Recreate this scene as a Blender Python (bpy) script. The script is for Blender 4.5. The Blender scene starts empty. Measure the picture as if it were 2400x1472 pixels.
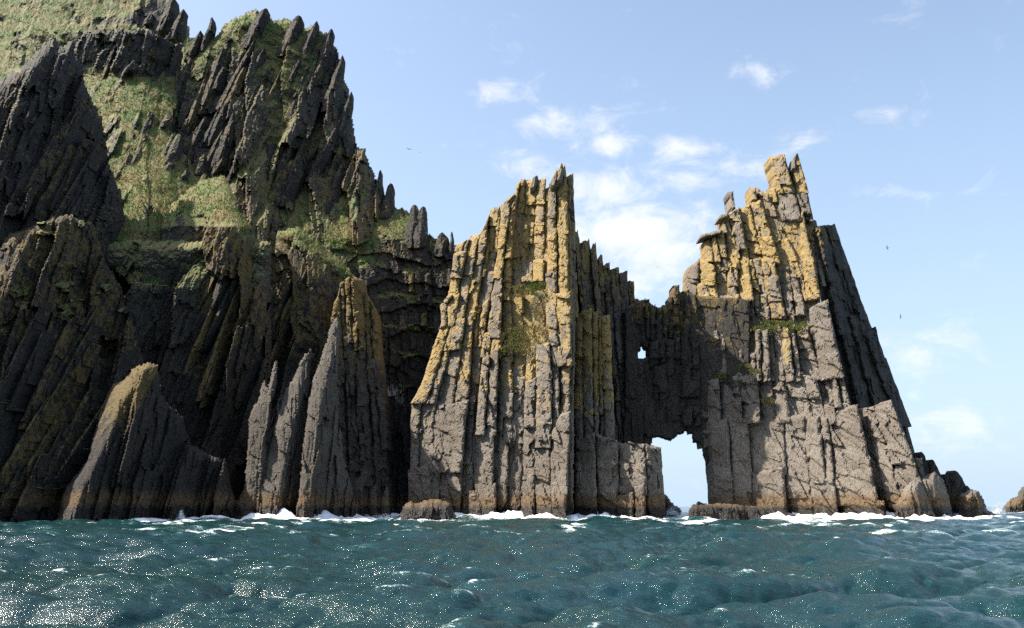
import bpy, math, random
import numpy as np
from mathutils import Vector

# ------------------------------------------------------------------ camera, sky, sun, exposure
SC = bpy.context.scene
COL = SC.collection
FPX, CAMH, HORIZ = 2078.0, 2.6, 1187.0          # focal length in photo pixels, eye height, horizon row
PITCH = math.atan((HORIZ - 736) / FPX)
cam = bpy.data.cameras.new('camera')
cam.sensor_width = 36.0
cam.lens = FPX / 2400 * 36.0
cam.clip_start, cam.clip_end = 0.5, 30000
camo = bpy.data.objects.new('camera', cam)
COL.objects.link(camo)
camo.location = (0, 0, CAMH)
camo.rotation_euler = (math.pi / 2 + PITCH, 0, 0)
SC.camera = camo

SUN_AZ, SUN_EL = math.radians(-85), math.radians(51)     # azimuth from +Y towards +X
SUNV = Vector((math.sin(SUN_AZ) * math.cos(SUN_EL), math.cos(SUN_AZ) * math.cos(SUN_EL), math.sin(SUN_EL)))
sun = bpy.data.lights.new('sun', 'SUN')
sun.energy = 5.0
sun.angle = math.radians(0.53)
sun.color = (1.0, 0.93, 0.82)
suno = bpy.data.objects.new('sun', sun)
COL.objects.link(suno)
suno.rotation_euler = SUNV.to_track_quat('Z', 'Y').to_euler()
SC.view_settings.view_transform = 'Standard'
SC.view_settings.look = 'None'
SC.view_settings.exposure = 1.1
SC.view_settings.gamma = 1.0
SC.cycles.use_denoising = False              # a denoiser would wipe out the sun's glints on the water
SC.cycles.caustics_reflective = False
SC.cycles.max_bounces = 5
SC.cycles.sample_clamp_indirect = 1.5

wd = bpy.data.worlds.new('World')
SC.world = wd
wd.use_nodes = True


class NT:
    """tiny helper for node trees"""
    def __init__(s, tree):
        s.t = tree
        tree.nodes.clear()

    def n(s, typ, **kw):
        nd = s.t.nodes.new(typ)
        ins = kw.pop('i', {})
        for k, v in kw.items():
            setattr(nd, k, v)
        for k, v in ins.items():
            if hasattr(v, 'is_linked') or isinstance(v, bpy.types.NodeSocket):
                s.t.links.new(v, nd.inputs[k])
            else:
                nd.inputs[k].default_value = v
        return nd

    def link(s, a, b):
        s.t.links.new(a, b)

    def math(s, op, a, b=0.0, c=0.0, clamp=False):
        nd = s.n('ShaderNodeMath', operation=op, use_clamp=clamp, i={0: a, 1: b, 2: c})
        return nd.outputs[0]

    def sm(s, x, lo, hi):
        nd = s.n('ShaderNodeMapRange', interpolation_type='SMOOTHSTEP', i={0: x, 1: lo, 2: hi, 3: 0.0, 4: 1.0})
        return nd.outputs[0]

    def mix(s, f, a, b):
        nd = s.n('ShaderNodeMix', data_type='RGBA')
        for sock, v in ((nd.inputs[0], f), (nd.inputs[6], a), (nd.inputs[7], b)):
            if isinstance(v, bpy.types.NodeSocket):
                s.t.links.new(v, sock)
            else:
                sock.default_value = (v if not isinstance(v, tuple) else (v + (1.0,))[:4])
        return nd.outputs[2]

    def noise(s, vec, scale, detail=4, rough=0.55, dist=0.0):
        nd = s.n('ShaderNodeTexNoise', i={'Vector': vec, 'Scale': scale, 'Detail': detail, 'Roughness': rough, 'Distortion': dist})
        return nd.outputs[0]

    def scale(s, vec, sc):
        return s.n('ShaderNodeMapping', i={'Vector': vec, 'Scale': sc}).outputs[0]


w = NT(wd.node_tree)
sky = w.n('ShaderNodeTexSky', sky_type='NISHITA', sun_disc=False, sun_elevation=SUN_EL, sun_rotation=SUN_AZ,
          altitude=0.0, air_density=1.0, dust_density=2.4, ozone_density=1.2)
dirv = w.n('ShaderNodeTexCoord').outputs['Generated']
sp = w.n('ShaderNodeSeparateXYZ', i={0: dirv})
dx, dy, dz = sp.outputs
up = w.math('MAXIMUM', w.math('ADD', dz, 0.12), 0.03)
plane = w.n('ShaderNodeCombineXYZ', i={0: w.math('DIVIDE', dx, up), 1: w.math('DIVIDE', dy, up), 2: 0.0}).outputs[0]
nz = w.noise(w.scale(plane, (1.0, 1.6, 1.0)), 3.2, 8, 0.62, 0.25)
nzf = w.noise(w.scale(dirv, (1.0, 1.0, 1.7)), 20.0, 8, 0.66, 0.5)
fwd = w.math('MAXIMUM', dy, 0.02)
tu, tv = w.math('DIVIDE', dx, fwd), w.math('DIVIDE', dz, fwd)
front = w.sm(dy, 0.05, 0.2)


def pixdir(px, py):
    cx, cy = (px - 1200) / FPX, (736 - py) / FPX
    d = math.cos(PITCH) - cy * math.sin(PITCH)
    return cx / d, (math.sin(PITCH) + cy * math.cos(PITCH)) / d


blob = None
for (bx, by, rx, ry, amp) in ((1400, 450, 120, 75, .95), (1480, 540, 190, 75, 1.15), (1560, 590, 150, 50, .9), (1330, 290, 130, 38, .75), (1520, 650, 150, 60, .8),
                              (1430, 345, 75, 36, .75), (1610, 352, 85, 34, .75), (1605, 425, 90, 32, .8), (1760, 170, 90, 40, .72),
                              (1160, 220, 80, 38, .75), (1750, 400, 110, 40, .6), (2080, 260, 90, 34, .5), (2160, 830, 130, 60, .6),
                              (2260, 1010, 230, 60, .5), (1230, 400, 90, 40, .55), (1850, 340, 80, 40, .5), (2120, 450, 120, 20, .45)):
    u0, v0 = pixdir(bx, by)
    a = w.math('DIVIDE', w.math('SUBTRACT', tu, u0), rx / FPX)
    b = w.math('DIVIDE', w.math('SUBTRACT', tv, v0), ry / FPX)
    r2 = w.math('ADD', w.math('MULTIPLY', a, a), w.math('MULTIPLY', b, b))
    g = w.math('MULTIPLY', w.math('POWER', 2.718, w.math('MULTIPLY', r2, -0.8)), amp)
    blob = g if blob is None else w.math('MAXIMUM', blob, g)
blob = w.math('MULTIPLY', blob, front)
cl = w.math('ADD', w.math('MULTIPLY', blob, 0.62), w.math('ADD', w.math('MULTIPLY', nzf, 1.25), w.math('MULTIPLY', nz, 0.35)))
cloud = w.math('MULTIPLY', w.sm(cl, 0.90, 1.50), 0.9)
# a thin milky veil that thickens to the horizon, as air does
veil = w.math('MULTIPLY', w.math('POWER', w.math('SUBTRACT', 1.0, w.math('MAXIMUM', dz, 0.0)), 2.0), 0.85)
base = w.mix(veil, sky.outputs[0], (3.05, 3.95, 5.05))
skyc = w.mix(cloud, base, (4.5, 4.6, 4.8))
bg = w.n('ShaderNodeBackground', i={0: skyc, 1: 0.11})
w.link(bg.outputs[0], w.n('ShaderNodeOutputWorld').inputs[0])

# ------------------------------------------------------------------ numeric helpers
rng = np.random.default_rng(7)
random.seed(7)
CP, SP = math.cos(PITCH), math.sin(PITCH)


def P(px, py, Y):
    """photo pixel + distance in metres -> world point"""
    cx, cy = (np.asarray(px, float) - 1200) / FPX, (736 - np.asarray(py, float)) / FPX
    d = CP - cy * SP
    return np.stack([Y * cx / d, Y + 0 * cx, CAMH + Y * (SP + cy * CP) / d], -1)


def hsh(ix, iy, seed):
    x = (ix.astype(np.int64) * 374761393 + iy.astype(np.int64) * 668265263 + int(seed) * 1274126177) & 0xFFFFFFFF
    x = ((x ^ (x >> 13)) * 1274126177) & 0xFFFFFFFF
    x = ((x ^ (x >> 16)) * 2246822519) & 0xFFFFFFFF
    x = x ^ (x >> 15)
    return (x & 0xFFFFFF) / float(0x1000000)


def vn(x, y, seed=0):
    x, y = np.broadcast_arrays(np.asarray(x, float), np.asarray(y, float))
    ix, iy = np.floor(x), np.floor(y)
    fx, fy = x - ix, y - iy
    fx, fy = fx * fx * (3 - 2 * fx), fy * fy * (3 - 2 * fy)
    a = hsh(ix, iy, seed) * (1 - fx) + hsh(ix + 1, iy, seed) * fx
    b = hsh(ix, iy + 1, seed) * (1 - fx) + hsh(ix + 1, iy + 1, seed) * fx
    return a * (1 - fy) + b * fy


def fbm(x, y, o=4, seed=0):
    s, a, t = 0, 1.0, 0
    for k in range(o):
        s = s + a * vn(np.asarray(x) * 2 ** k + 17.3 * k, np.asarray(y) * 2 ** k - 9.1 * k, seed + k)
        t += a
        a *= 0.5
    return s / t


def facet(s, t, ws, wt, seed, bias=0.0, tbias=0.0):
    """faceted noise: flat plates (cells ws x wt metres) at differing depth and tilt"""
    x, y = s / ws, t / wt
    ix, iy = np.floor(x), np.floor(y)
    best = np.full(x.shape, 1e9)
    out = np.zeros(x.shape)
    for ox in (-1, 0, 1):
        for oy in (-1, 0, 1):
            jx, jy = ix + ox, iy + oy
            cx = jx + 0.15 + 0.7 * hsh(jx, jy, seed)
            cy = jy + 0.15 + 0.7 * hsh(jx, jy, seed + 1)
            d = np.maximum(np.abs(x - cx), np.abs(y - cy))
            o = hsh(jx, jy, seed + 2) * 2 - 1
            gs = (hsh(jx, jy, seed + 3) - 0.5) * 0.8 + bias
            gt = (hsh(jx, jy, seed + 4) - 0.5) * 0.9 + tbias
            v = o + gs * (x - cx) + gt * (y - cy)
            m = d < best
            best = np.where(m, d, best)
            out = np.where(m, v, out)
    return out


def rock(s, t, seed, bias, amp=1.0, big=1.0, asp=1.0, fine=1.0, huge=0.0):
    """displacement towards the camera in metres"""
    t = t / asp
    s = s + (fbm(t / 9, s / 30, 3, seed + 50) - 0.5) * (0.12 + 2.0 * min(huge, 1))
    t = t + (fbm(s / 2.2, t / 20, 3, seed + 60) - 0.5) * (0.3 + 4.7 * min(huge, 1))
    d = (huge * 3.6 * facet(s, t, 15, 52, seed + 5, bias * 1.6, -0.3) if huge else 0.0)
    d = d + big * 1.3 * facet(s, t, 6.5, 20, seed, bias) + 0.62 * facet(s, t, 2.4, 8.5, seed + 11, bias, -0.3)
    d = d + fine * (0.24 * facet(s, t, 0.95, 3.4, seed + 23, bias, -0.3) + 0.10 * facet(s, t, 0.42, 1.6, seed + 31, bias))
    d = d + 0.34 * (fbm(s / 0.8, t / 1.6, 4, seed + 41) - 0.5)
    return d * amp


def interp(py, pts, k=0):
    """piecewise-linear function of py through (value, py) pairs"""
    q = sorted(pts, key=lambda p: p[1])
    return np.interp(py, [p[1] for p in q], [p[k] for p in q])


def inside(px, py, poly):
    r = np.zeros(px.shape, bool)
    n = len(poly)
    for i in range(n):
        x0, y0 = poly[i]
        x1, y1 = poly[(i + 1) % n]
        if y0 == y1:
            continue
        c = ((y0 > py) != (y1 > py)) & (px < (x1 - x0) * (py - y0) / (y1 - y0) + x0)
        r ^= c
    return r


def sdist(px, py, poly):
    d = np.full(px.shape, 1e9)
    n = len(poly)
    for i in range(n):
        x0, y0 = poly[i]
        x1, y1 = poly[(i + 1) % n]
        ex, ey = x1 - x0, y1 - y0
        L = ex * ex + ey * ey + 1e-9
        t = np.clip(((px - x0) * ex + (py - y0) * ey) / L, 0, 1)
        d = np.minimum(d, np.hypot(px - x0 - t * ex, py - y0 - t * ey))
    return np.where(inside(px, py, poly), d, -d)


def soft(px, py, poly, wpx):
    return np.clip(sdist(px, py, poly) / wpx * 0.5 + 0.5, 0, 1)


# ------------------------------------------------------------------ materials
def mat(name):
    m = bpy.data.materials.new(name)
    m.use_nodes = True
    return m, NT(m.node_tree)


def rock_material():
    m, t = mat('weathered_slate_rock')
    pos = t.n('ShaderNodeNewGeometry').outputs['Position']
    z = t.n('ShaderNodeSeparateXYZ', i={0: pos}).outputs[2]
    at = lambda nm: t.n('ShaderNodeAttribute', attribute_name=nm).outputs['Fac']
    lich, gras, guano, dark = at('lichen'), at('grass'), at('guano'), at('dark')
    n1 = t.noise(pos, 0.11, 5, 0.6)
    n2 = t.noise(pos, 1.3, 6, 0.65)
    st = t.noise(t.scale(pos, (2.4, 2.4, 0.22)), 1.0, 5, 0.65)
    n3 = t.noise(pos, 0.6, 8, 0.74, 0.4)
    c = t.mix(t.sm(n1, 0.35, 0.65), (0.145, 0.120, 0.093), (0.215, 0.185, 0.150))
    c = t.mix(t.math('MULTIPLY', t.sm(st, 0.45, 0.70), 0.75), c, (0.085, 0.07, 0.058))
    c = t.mix(t.math('MULTIPLY', t.sm(n2, 0.52, 0.75), 0.45), c, (0.31, 0.275, 0.24))
    c = t.mix(t.math('MULTIPLY', dark, 0.92), c, t.mix(t.sm(n2, 0.4, 0.7), (0.015, 0.014, 0.0138), (0.043, 0.036, 0.027)))  # darker base colour: painted shade on cliffs and flanks, dark stone on washed rocks
    # crustose lichen, ochre with paler grey-green blotches
    lf = t.sm(t.math('ADD', lich, t.math('ADD', t.math('MULTIPLY', t.math('SUBTRACT', n3, 0.5), 2.8), t.math('MULTIPLY', t.math('SUBTRACT', n1, 0.5), 1.0))), 0.44, 0.72)
    lc = t.mix(t.sm(t.noise(pos, 2.2, 5, 0.6), 0.35, 0.68), (0.335, 0.200, 0.036), (0.335, 0.265, 0.12))
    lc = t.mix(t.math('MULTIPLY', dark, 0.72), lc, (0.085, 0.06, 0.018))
    c = t.mix(t.math('MULTIPLY', lf, 0.8), c, lc)
    gf = t.sm(t.math('ADD', guano, t.math('MULTIPLY', t.math('SUBTRACT', st, 0.5), 1.4)), 0.45, 0.75)
    c = t.mix(t.math('MULTIPLY', gf, 0.8), c, (0.55, 0.53, 0.50))
    # tide zone: brown weed and barnacle band above a black wet one
    zz = t.math('ADD', z, t.math('MULTIPLY', t.math('SUBTRACT', t.noise(pos, 0.35, 5, 0.6), 0.5), 2.6))
    bf = t.sm(zz, 6.2, 3.8)
    c = t.mix(t.math('MULTIPLY', bf, 0.85), c, t.mix(t.sm(n2, 0.35, 0.7), (0.080, 0.047, 0.020), (0.175, 0.112, 0.052)))
    kf = t.sm(zz, 3.3, 2.0)
    c = t.mix(kf, c, t.mix(t.sm(n2, 0.5, 0.75), (0.022, 0.018, 0.014), (0.09, 0.07, 0.05)))
    # turf
    gn = t.noise(pos, 0.13, 7, 0.7)
    g2 = t.noise(pos, 0.9, 5, 0.7)
    gc = t.mix(t.sm(gn, 0.36, 0.62), (0.08, 0.128, 0.027), (0.185, 0.155, 0.06))
    gc = t.mix(t.math('MULTIPLY', t.sm(g2, 0.5, 0.72), 0.7), gc, (0.095, 0.068, 0.034))
    nzv = t.n('ShaderNodeSeparateXYZ', i={0: t.n('ShaderNodeNewGeometry').outputs['Normal']}).outputs[2]
    upf = t.math('MULTIPLY', t.math('MULTIPLY', t.math('SUBTRACT', nzv, 0.42), 1.5), t.sm(gras, 0.02, 0.2))
    tf = t.sm(t.math('ADD', t.math('ADD', gras, upf), t.math('MULTIPLY', t.math('SUBTRACT', g2, 0.5), 0.8)), 0.40, 0.60)
    c = t.mix(tf, c, gc)
    rgh = t.n('ShaderNodeMapRange', i={0: kf, 3: 0.82, 4: 0.38}).outputs[0]
    bmp = t.n('ShaderNodeBump', i={'Strength': 0.9, 'Distance': 0.4, 'Height': t.math('ADD', t.noise(pos, 3.2, 6, 0.7), t.math('MULTIPLY', st, 0.8))})
    b = t.n('ShaderNodeBsdfPrincipled', i={'Base Color': c, 'Roughness': rgh, 'Normal': bmp.outputs[0]})
    b.inputs['Specular IOR Level'].default_value = 0.28
    t.link(b.outputs[0], t.n('ShaderNodeOutputMaterial').inputs[0])
    return m


def grass_material():
    m, t = mat('tussock_grass')
    pos = t.n('ShaderNodeNewGeometry').outputs['Position']
    gn = t.noise(pos, 0.13, 7, 0.7)
    g2 = t.noise(pos, 1.2, 3, 0.6)
    c = t.mix(t.sm(gn, 0.36, 0.62), (0.085, 0.135, 0.03), (0.21, 0.175, 0.07))
    c = t.mix(t.math('MULTIPLY', t.sm(g2, 0.5, 0.72), 0.6), c, (0.10, 0.075, 0.038))
    d = t.n('ShaderNodeBsdfDiffuse', i={0: c})
    tr = t.n('ShaderNodeBsdfTranslucent', i={0: c})
    mx = t.n('ShaderNodeMixShader', i={0: 0.35, 1: d.outputs[0], 2: tr.outputs[0]})
    t.link(mx.outputs[0], t.n('ShaderNodeOutputMaterial').inputs[0])
    return m


def sea_material():
    m, t = mat('green_sea_water')
    pos = t.n('ShaderNodeNewGeometry').outputs['Position']
    fo = t.n('ShaderNodeAttribute', attribute_name='foam').outputs['Fac']
    x = t.n('ShaderNodeSeparateXYZ', i={0: pos})
    nb = t.noise(pos, 0.05, 3, 0.5)
    c = t.mix(t.sm(nb, 0.35, 0.65), (0.0042, 0.026, 0.0245), (0.0055, 0.030, 0.036))
    f1 = t.noise(t.scale(pos, (0.5, 0.9, 1.0)), 0.9, 8, 0.72, 0.6)
    f2 = t.noise(pos, 6.0, 8, 0.78)
    fm = t.math('ADD', fo, t.math('ADD', t.math('MULTIPLY', t.math('SUBTRACT', f1, 0.5), 1.5), t.math('MULTIPLY', t.math('SUBTRACT', f2, 0.5), 1.5)))
    ff = t.sm(fm, 0.42, 0.78)
    aer = t.math('MULTIPLY', t.sm(fm, 0.05, 0.6), 0.5)
    c = t.mix(aer, c, (0.03, 0.12, 0.118))
    rip = t.math('ADD', t.noise(t.scale(pos, (0.8, 1.5, 1.0)), 2.4, 6, 0.66, 0.6), t.math('MULTIPLY', t.noise(t.scale(pos, (0.8, 1.5, 1.0)), 8.0, 4, 0.65, 0.4), 0.5))
    bmp = t.n('ShaderNodeBump', i={'Strength': 1.0, 'Distance': 0.07, 'Height': rip})
    b = t.n('ShaderNodeBsdfPrincipled', i={'Base Color': c, 'Roughness': 0.13, 'IOR': 1.333, 'Normal': bmp.outputs[0]})
    fb = t.n('ShaderNodeBsdfDiffuse', i={0: (0.86, 0.88, 0.88, 1)})
    mx = t.n('ShaderNodeMixShader', i={0: ff, 1: b.outputs[0], 2: fb.outputs[0]})
    t.link(mx.outputs[0], t.n('ShaderNodeOutputMaterial').inputs[0])
    return m


def plain(name, col, rough=0.8):
    m, t = mat(name)
    pos = t.n('ShaderNodeNewGeometry').outputs['Position']
    n = t.noise(pos, 6.0, 3, 0.5)
    c = t.mix(n, tuple(v * 0.85 for v in col), tuple(min(1, v * 1.12) for v in col))
    b = t.n('ShaderNodeBsdfPrincipled', i={'Base Color': c, 'Roughness': rough})
    t.link(b.outputs[0], t.n('ShaderNodeOutputMaterial').inputs[0])
    return m


ROCK, GRASS, SEA = rock_material(), grass_material(), sea_material()
GULLG, GULLW = plain('grey_feathers', (0.30, 0.30, 0.31)), plain('white_feathers', (0.75, 0.75, 0.74))
SPRAY = plain('white_spray', (0.85, 0.87, 0.88))

# ------------------------------------------------------------------ objects
WATERLINE = []          # rock points close to sea level, for the surf


def tag(o, label=None, cat=None, group=None, kind=None):
    if label: o['label'] = label
    if cat: o['category'] = cat
    if group: o['group'] = group
    if kind: o['kind'] = kind
    return o


def empty(name, loc):
    o = bpy.data.objects.new(name, None)
    COL.objects.link(o)
    o.location = loc
    return o


def mesh_obj(name, V, F, material, parent=None, attrs=None, smooth=False):
    """V (n,3) world points, F (m,3|4) -> one mesh object"""
    F = np.asarray(F, np.int32)
    V = np.asarray(V, np.float64)
    k = F.shape[1]
    me = bpy.data.meshes.new(name)
    org = np.array(parent.matrix_world.translation if parent is None else parent.location) if parent is not None else np.zeros(3)
    if parent is not None and parent.parent is not None:
        org = np.array(parent.parent.location) + np.array(parent.location)
    me.vertices.add(len(V))
    me.vertices.foreach_set('co', (V - org).astype(np.float32).ravel())
    me.loops.add(F.size)
    me.loops.foreach_set('vertex_index', F.ravel())
    me.polygons.add(len(F))
    me.polygons.foreach_set('loop_start', np.arange(0, F.size, k, dtype=np.int32))
    me.polygons.foreach_set('use_smooth', np.full(len(F), smooth))
    for nm, a in (attrs or {}).items():
        at = me.attributes.new(nm, 'FLOAT', 'POINT')
        at.data.foreach_set('value', np.asarray(a, np.float32).ravel())
    me.update(calc_edges=True)
    me.materials.append(material)
    o = bpy.data.objects.new(name, me)
    COL.objects.link(o)
    o.parent = parent
    if material is ROCK:
        q = V[(V[:, 2] > -0.8) & (V[:, 2] < 1.0) & (V[:, 1] < 420)]
        if len(q):
            WATERLINE.append(q[::3, :2])
    return o


def grid_faces(nv, nu, flip=False):
    a = np.arange(nv * nu).reshape(nv, nu)
    f = np.stack([a[:-1, :-1], a[:-1, 1:], a[1:, 1:], a[1:, :-1]], -1).reshape(-1, 4)
    return f


def skirted(V, nv, nu, back):
    """close a front grid by walls running `back` metres away from the camera, and a rear face"""
    a = np.arange(nv * nu).reshape(nv, nu)
    ring = np.concatenate([a[0, :-1], a[:-1, -1], a[-1, :0:-1], a[:0:-1, 0]])
    B = V[ring].copy()
    B[:, 1] += back
    n0 = len(V)
    r2 = n0 + np.arange(len(ring))
    nx = np.roll(np.arange(len(ring)), -1)
    W = np.stack([ring, r2, r2[nx], ring[nx]], -1)
    return np.concatenate([V, B]), W, ring


DARK = [0.0]  # how far rock colour is darkened, mostly as painted shade


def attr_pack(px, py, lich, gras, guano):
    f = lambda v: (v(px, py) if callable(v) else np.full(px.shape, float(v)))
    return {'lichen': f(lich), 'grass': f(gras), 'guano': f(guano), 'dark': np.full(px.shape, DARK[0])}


BLK = [0]


def block(parent, fl, fr, top, bot, Yf, proud=0.0, tilt=0.35, lean=0.0, back=6.0, bev=0.45, amp=1.0, shear=0.0,
          lich=0.0, gras=0.0, guano=0.0, name='rock_block', g=2.6, gap=0.4, jag=3.2, step=None, asp=0.45, fine=0.95):
    """one joint-bounded block of the cliff; fl, fr give its side lines, top/bot its (left,right) rows"""
    BLK[0] += 1
    sd = 1000 + BLK[0] * 7
    pm = (top[0] + top[1] + bot[0] + bot[1]) / 4
    wpx = float(fr(np.array(pm)) - fl(np.array(pm)))
    hpx = abs((bot[0] + bot[1] - top[0] - top[1]) / 2)
    if wpx < 3 or hpx < 3:
        return None
    nu, nv = max(4, int(wpx / g)), max(4, int(hpx / g))
    u, v = np.meshgrid(np.linspace(0, 1, nu), np.linspace(0, 1, nv))
    tj = jag * (fbm(u * wpx / 14, 0 * u + sd, 3, sd) - 0.5) * 3
    if step is not None:
        tj = tj + step * (hsh(np.floor(u * 3.0), 0 * u, sd) - 0.3)
    tp = top[0] + (top[1] - top[0]) * u + tj
    bt = bot[0] + (bot[1] - bot[0]) * u
    py = bt + (tp - bt) * v
    L, R = fl(py) + gap + jag * (fbm(py / 16, 0 * py + sd, 3, sd + 3) - 0.5), fr(py) - gap + jag * (fbm(py / 16, 0 * py + sd, 3, sd + 4) - 0.5)
    px = L + (R - L) * u
    Y0 = Yf(px, py)
    m = Y0 / FPX
    ed = np.minimum(np.minimum(u, 1 - u) * wpx, np.minimum((1 - v) * hpx, v * hpx + 3)) * m
    bv = bev * (0.35 + 2.4 * fbm(px / 9, py / 13, 3, sd + 9) ** 2)
    rnd = bv * np.clip(1 - ed / (bv * 1.6), 0, 1) ** 2 * 2.0
    s, t = (px + shear * py) * m, (-py + shear * px) * m
    d = rock(s, t, sd, 0.5 if tilt >= 0 else -0.5, amp, 0.25, asp, fine)
    Y = Y0 - proud - tilt * (u - 0.5) * wpx * m + lean * (v - 0.5) * hpx * m + rnd - d
    V = P(px, py, Y).reshape(-1, 3)
    F = grid_faces(nv, nu)
    V2, W, ring = skirted(V, nv, nu, back)
    at = attr_pack(px.ravel(), py.ravel(), lich, gras, guano)
    lv = at['lichen']
    at['lichen'] = lv + np.clip(lv * 2, 0, 1) * ((random.random() - 0.55) * 0.6 + 0.16 * np.clip(1 - ed.ravel() / 0.8, 0, 1))
    at = {k: np.concatenate([a, a[ring]]) for k, a in at.items()}
    return mesh_obj(name, V2, np.concatenate([F, W]), ROCK, parent, at)


def line(pts):
    q = sorted(pts, key=lambda p: p[1])
    ys, xs = [p[1] for p in q], [p[0] for p in q]

    def f(py):
        py = np.asarray(py, float)
        lo = xs[0] + (py - ys[0]) * (xs[1] - xs[0]) / (ys[1] - ys[0])
        hi = xs[-1] + (py - ys[-1]) * (xs[-1] - xs[-2]) / (ys[-1] - ys[-2])
        return np.where(py < ys[0], lo, np.where(py > ys[-1], hi, np.interp(py, ys, xs)))
    return f


def between(f0, f1, k):
    return lambda py: f0(py) + (f1(py) - f0(py)) * k


def column(parent, fl, fr, top, bot, Yf, mean=70, proud=0.0, pvar=1.1, split=0.4, tilt=0.45, slant=0.35, **kw):
    """a bed of rock between two strata lines, broken by cross joints into blocks"""
    tm, bm = (top[0] + top[1]) / 2, (bot[0] + bot[1]) / 2
    cuts, y = [bm], bm
    mf = mean if callable(mean) else (lambda py: mean)
    while True:
        h = mf(y) * random.uniform(0.6, 1.5)
        if y - h < tm + 0.45 * mf(y):
            break
        y -= h
        cuts.append(y)
    cuts.append(tm)
    for i in range(len(cuts) - 1):
        b0, t0 = cuts[i], cuts[i + 1]
        ym = (b0 + t0) / 2
        wpx = float(fr(np.array(ym)) - fl(np.array(ym)))
        sl = slant * wpx * random.uniform(0.1, 1.0)
        tt = (t0 + sl / 2, t0 - sl / 2) if i < len(cuts) - 2 else top
        bb = (b0 + 12, b0 + 12) if i > 0 else bot
        pr = proud + random.uniform(-pvar, pvar)
        tl = tilt * random.uniform(0.6, 1.4)
        o0, o1 = random.uniform(-0.16, 0.10) * wpx, random.uniform(-0.10, 0.16) * wpx
        if i >= len(cuts) - 3:
            o0, o1 = o0 * 0.3, o1 * 0.3
        FL, FR = fl, fr
        fl_, fr_ = (lambda py, f=FL, o=o0: f(py) + o), (lambda py, f=FR, o=o1: f(py) + o)
        if wpx > 26 and random.random() < split * (0.45 if ym > 930 else 1.0):
            k = random.uniform(0.35, 0.65)
            mid = between(fl_, fr_, k)
            tm2 = tt[0] + (tt[1] - tt[0]) * k
            q = random.uniform(-8, 8) if i < len(cuts) - 2 else 0
            block(parent, fl_, mid, (tt[0] + q, tm2 + q), bb, Yf, pr + random.uniform(-.5, .5), tl, **kw)
            block(parent, mid, fr_, (tm2 - q, tt[1] - q), bb, Yf, pr + random.uniform(-.5, .5), tl, **kw)
        else:
            block(parent, fl_, fr_, tt, bb, Yf, pr, tl, **kw)


GRASS_PTS = {}


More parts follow.
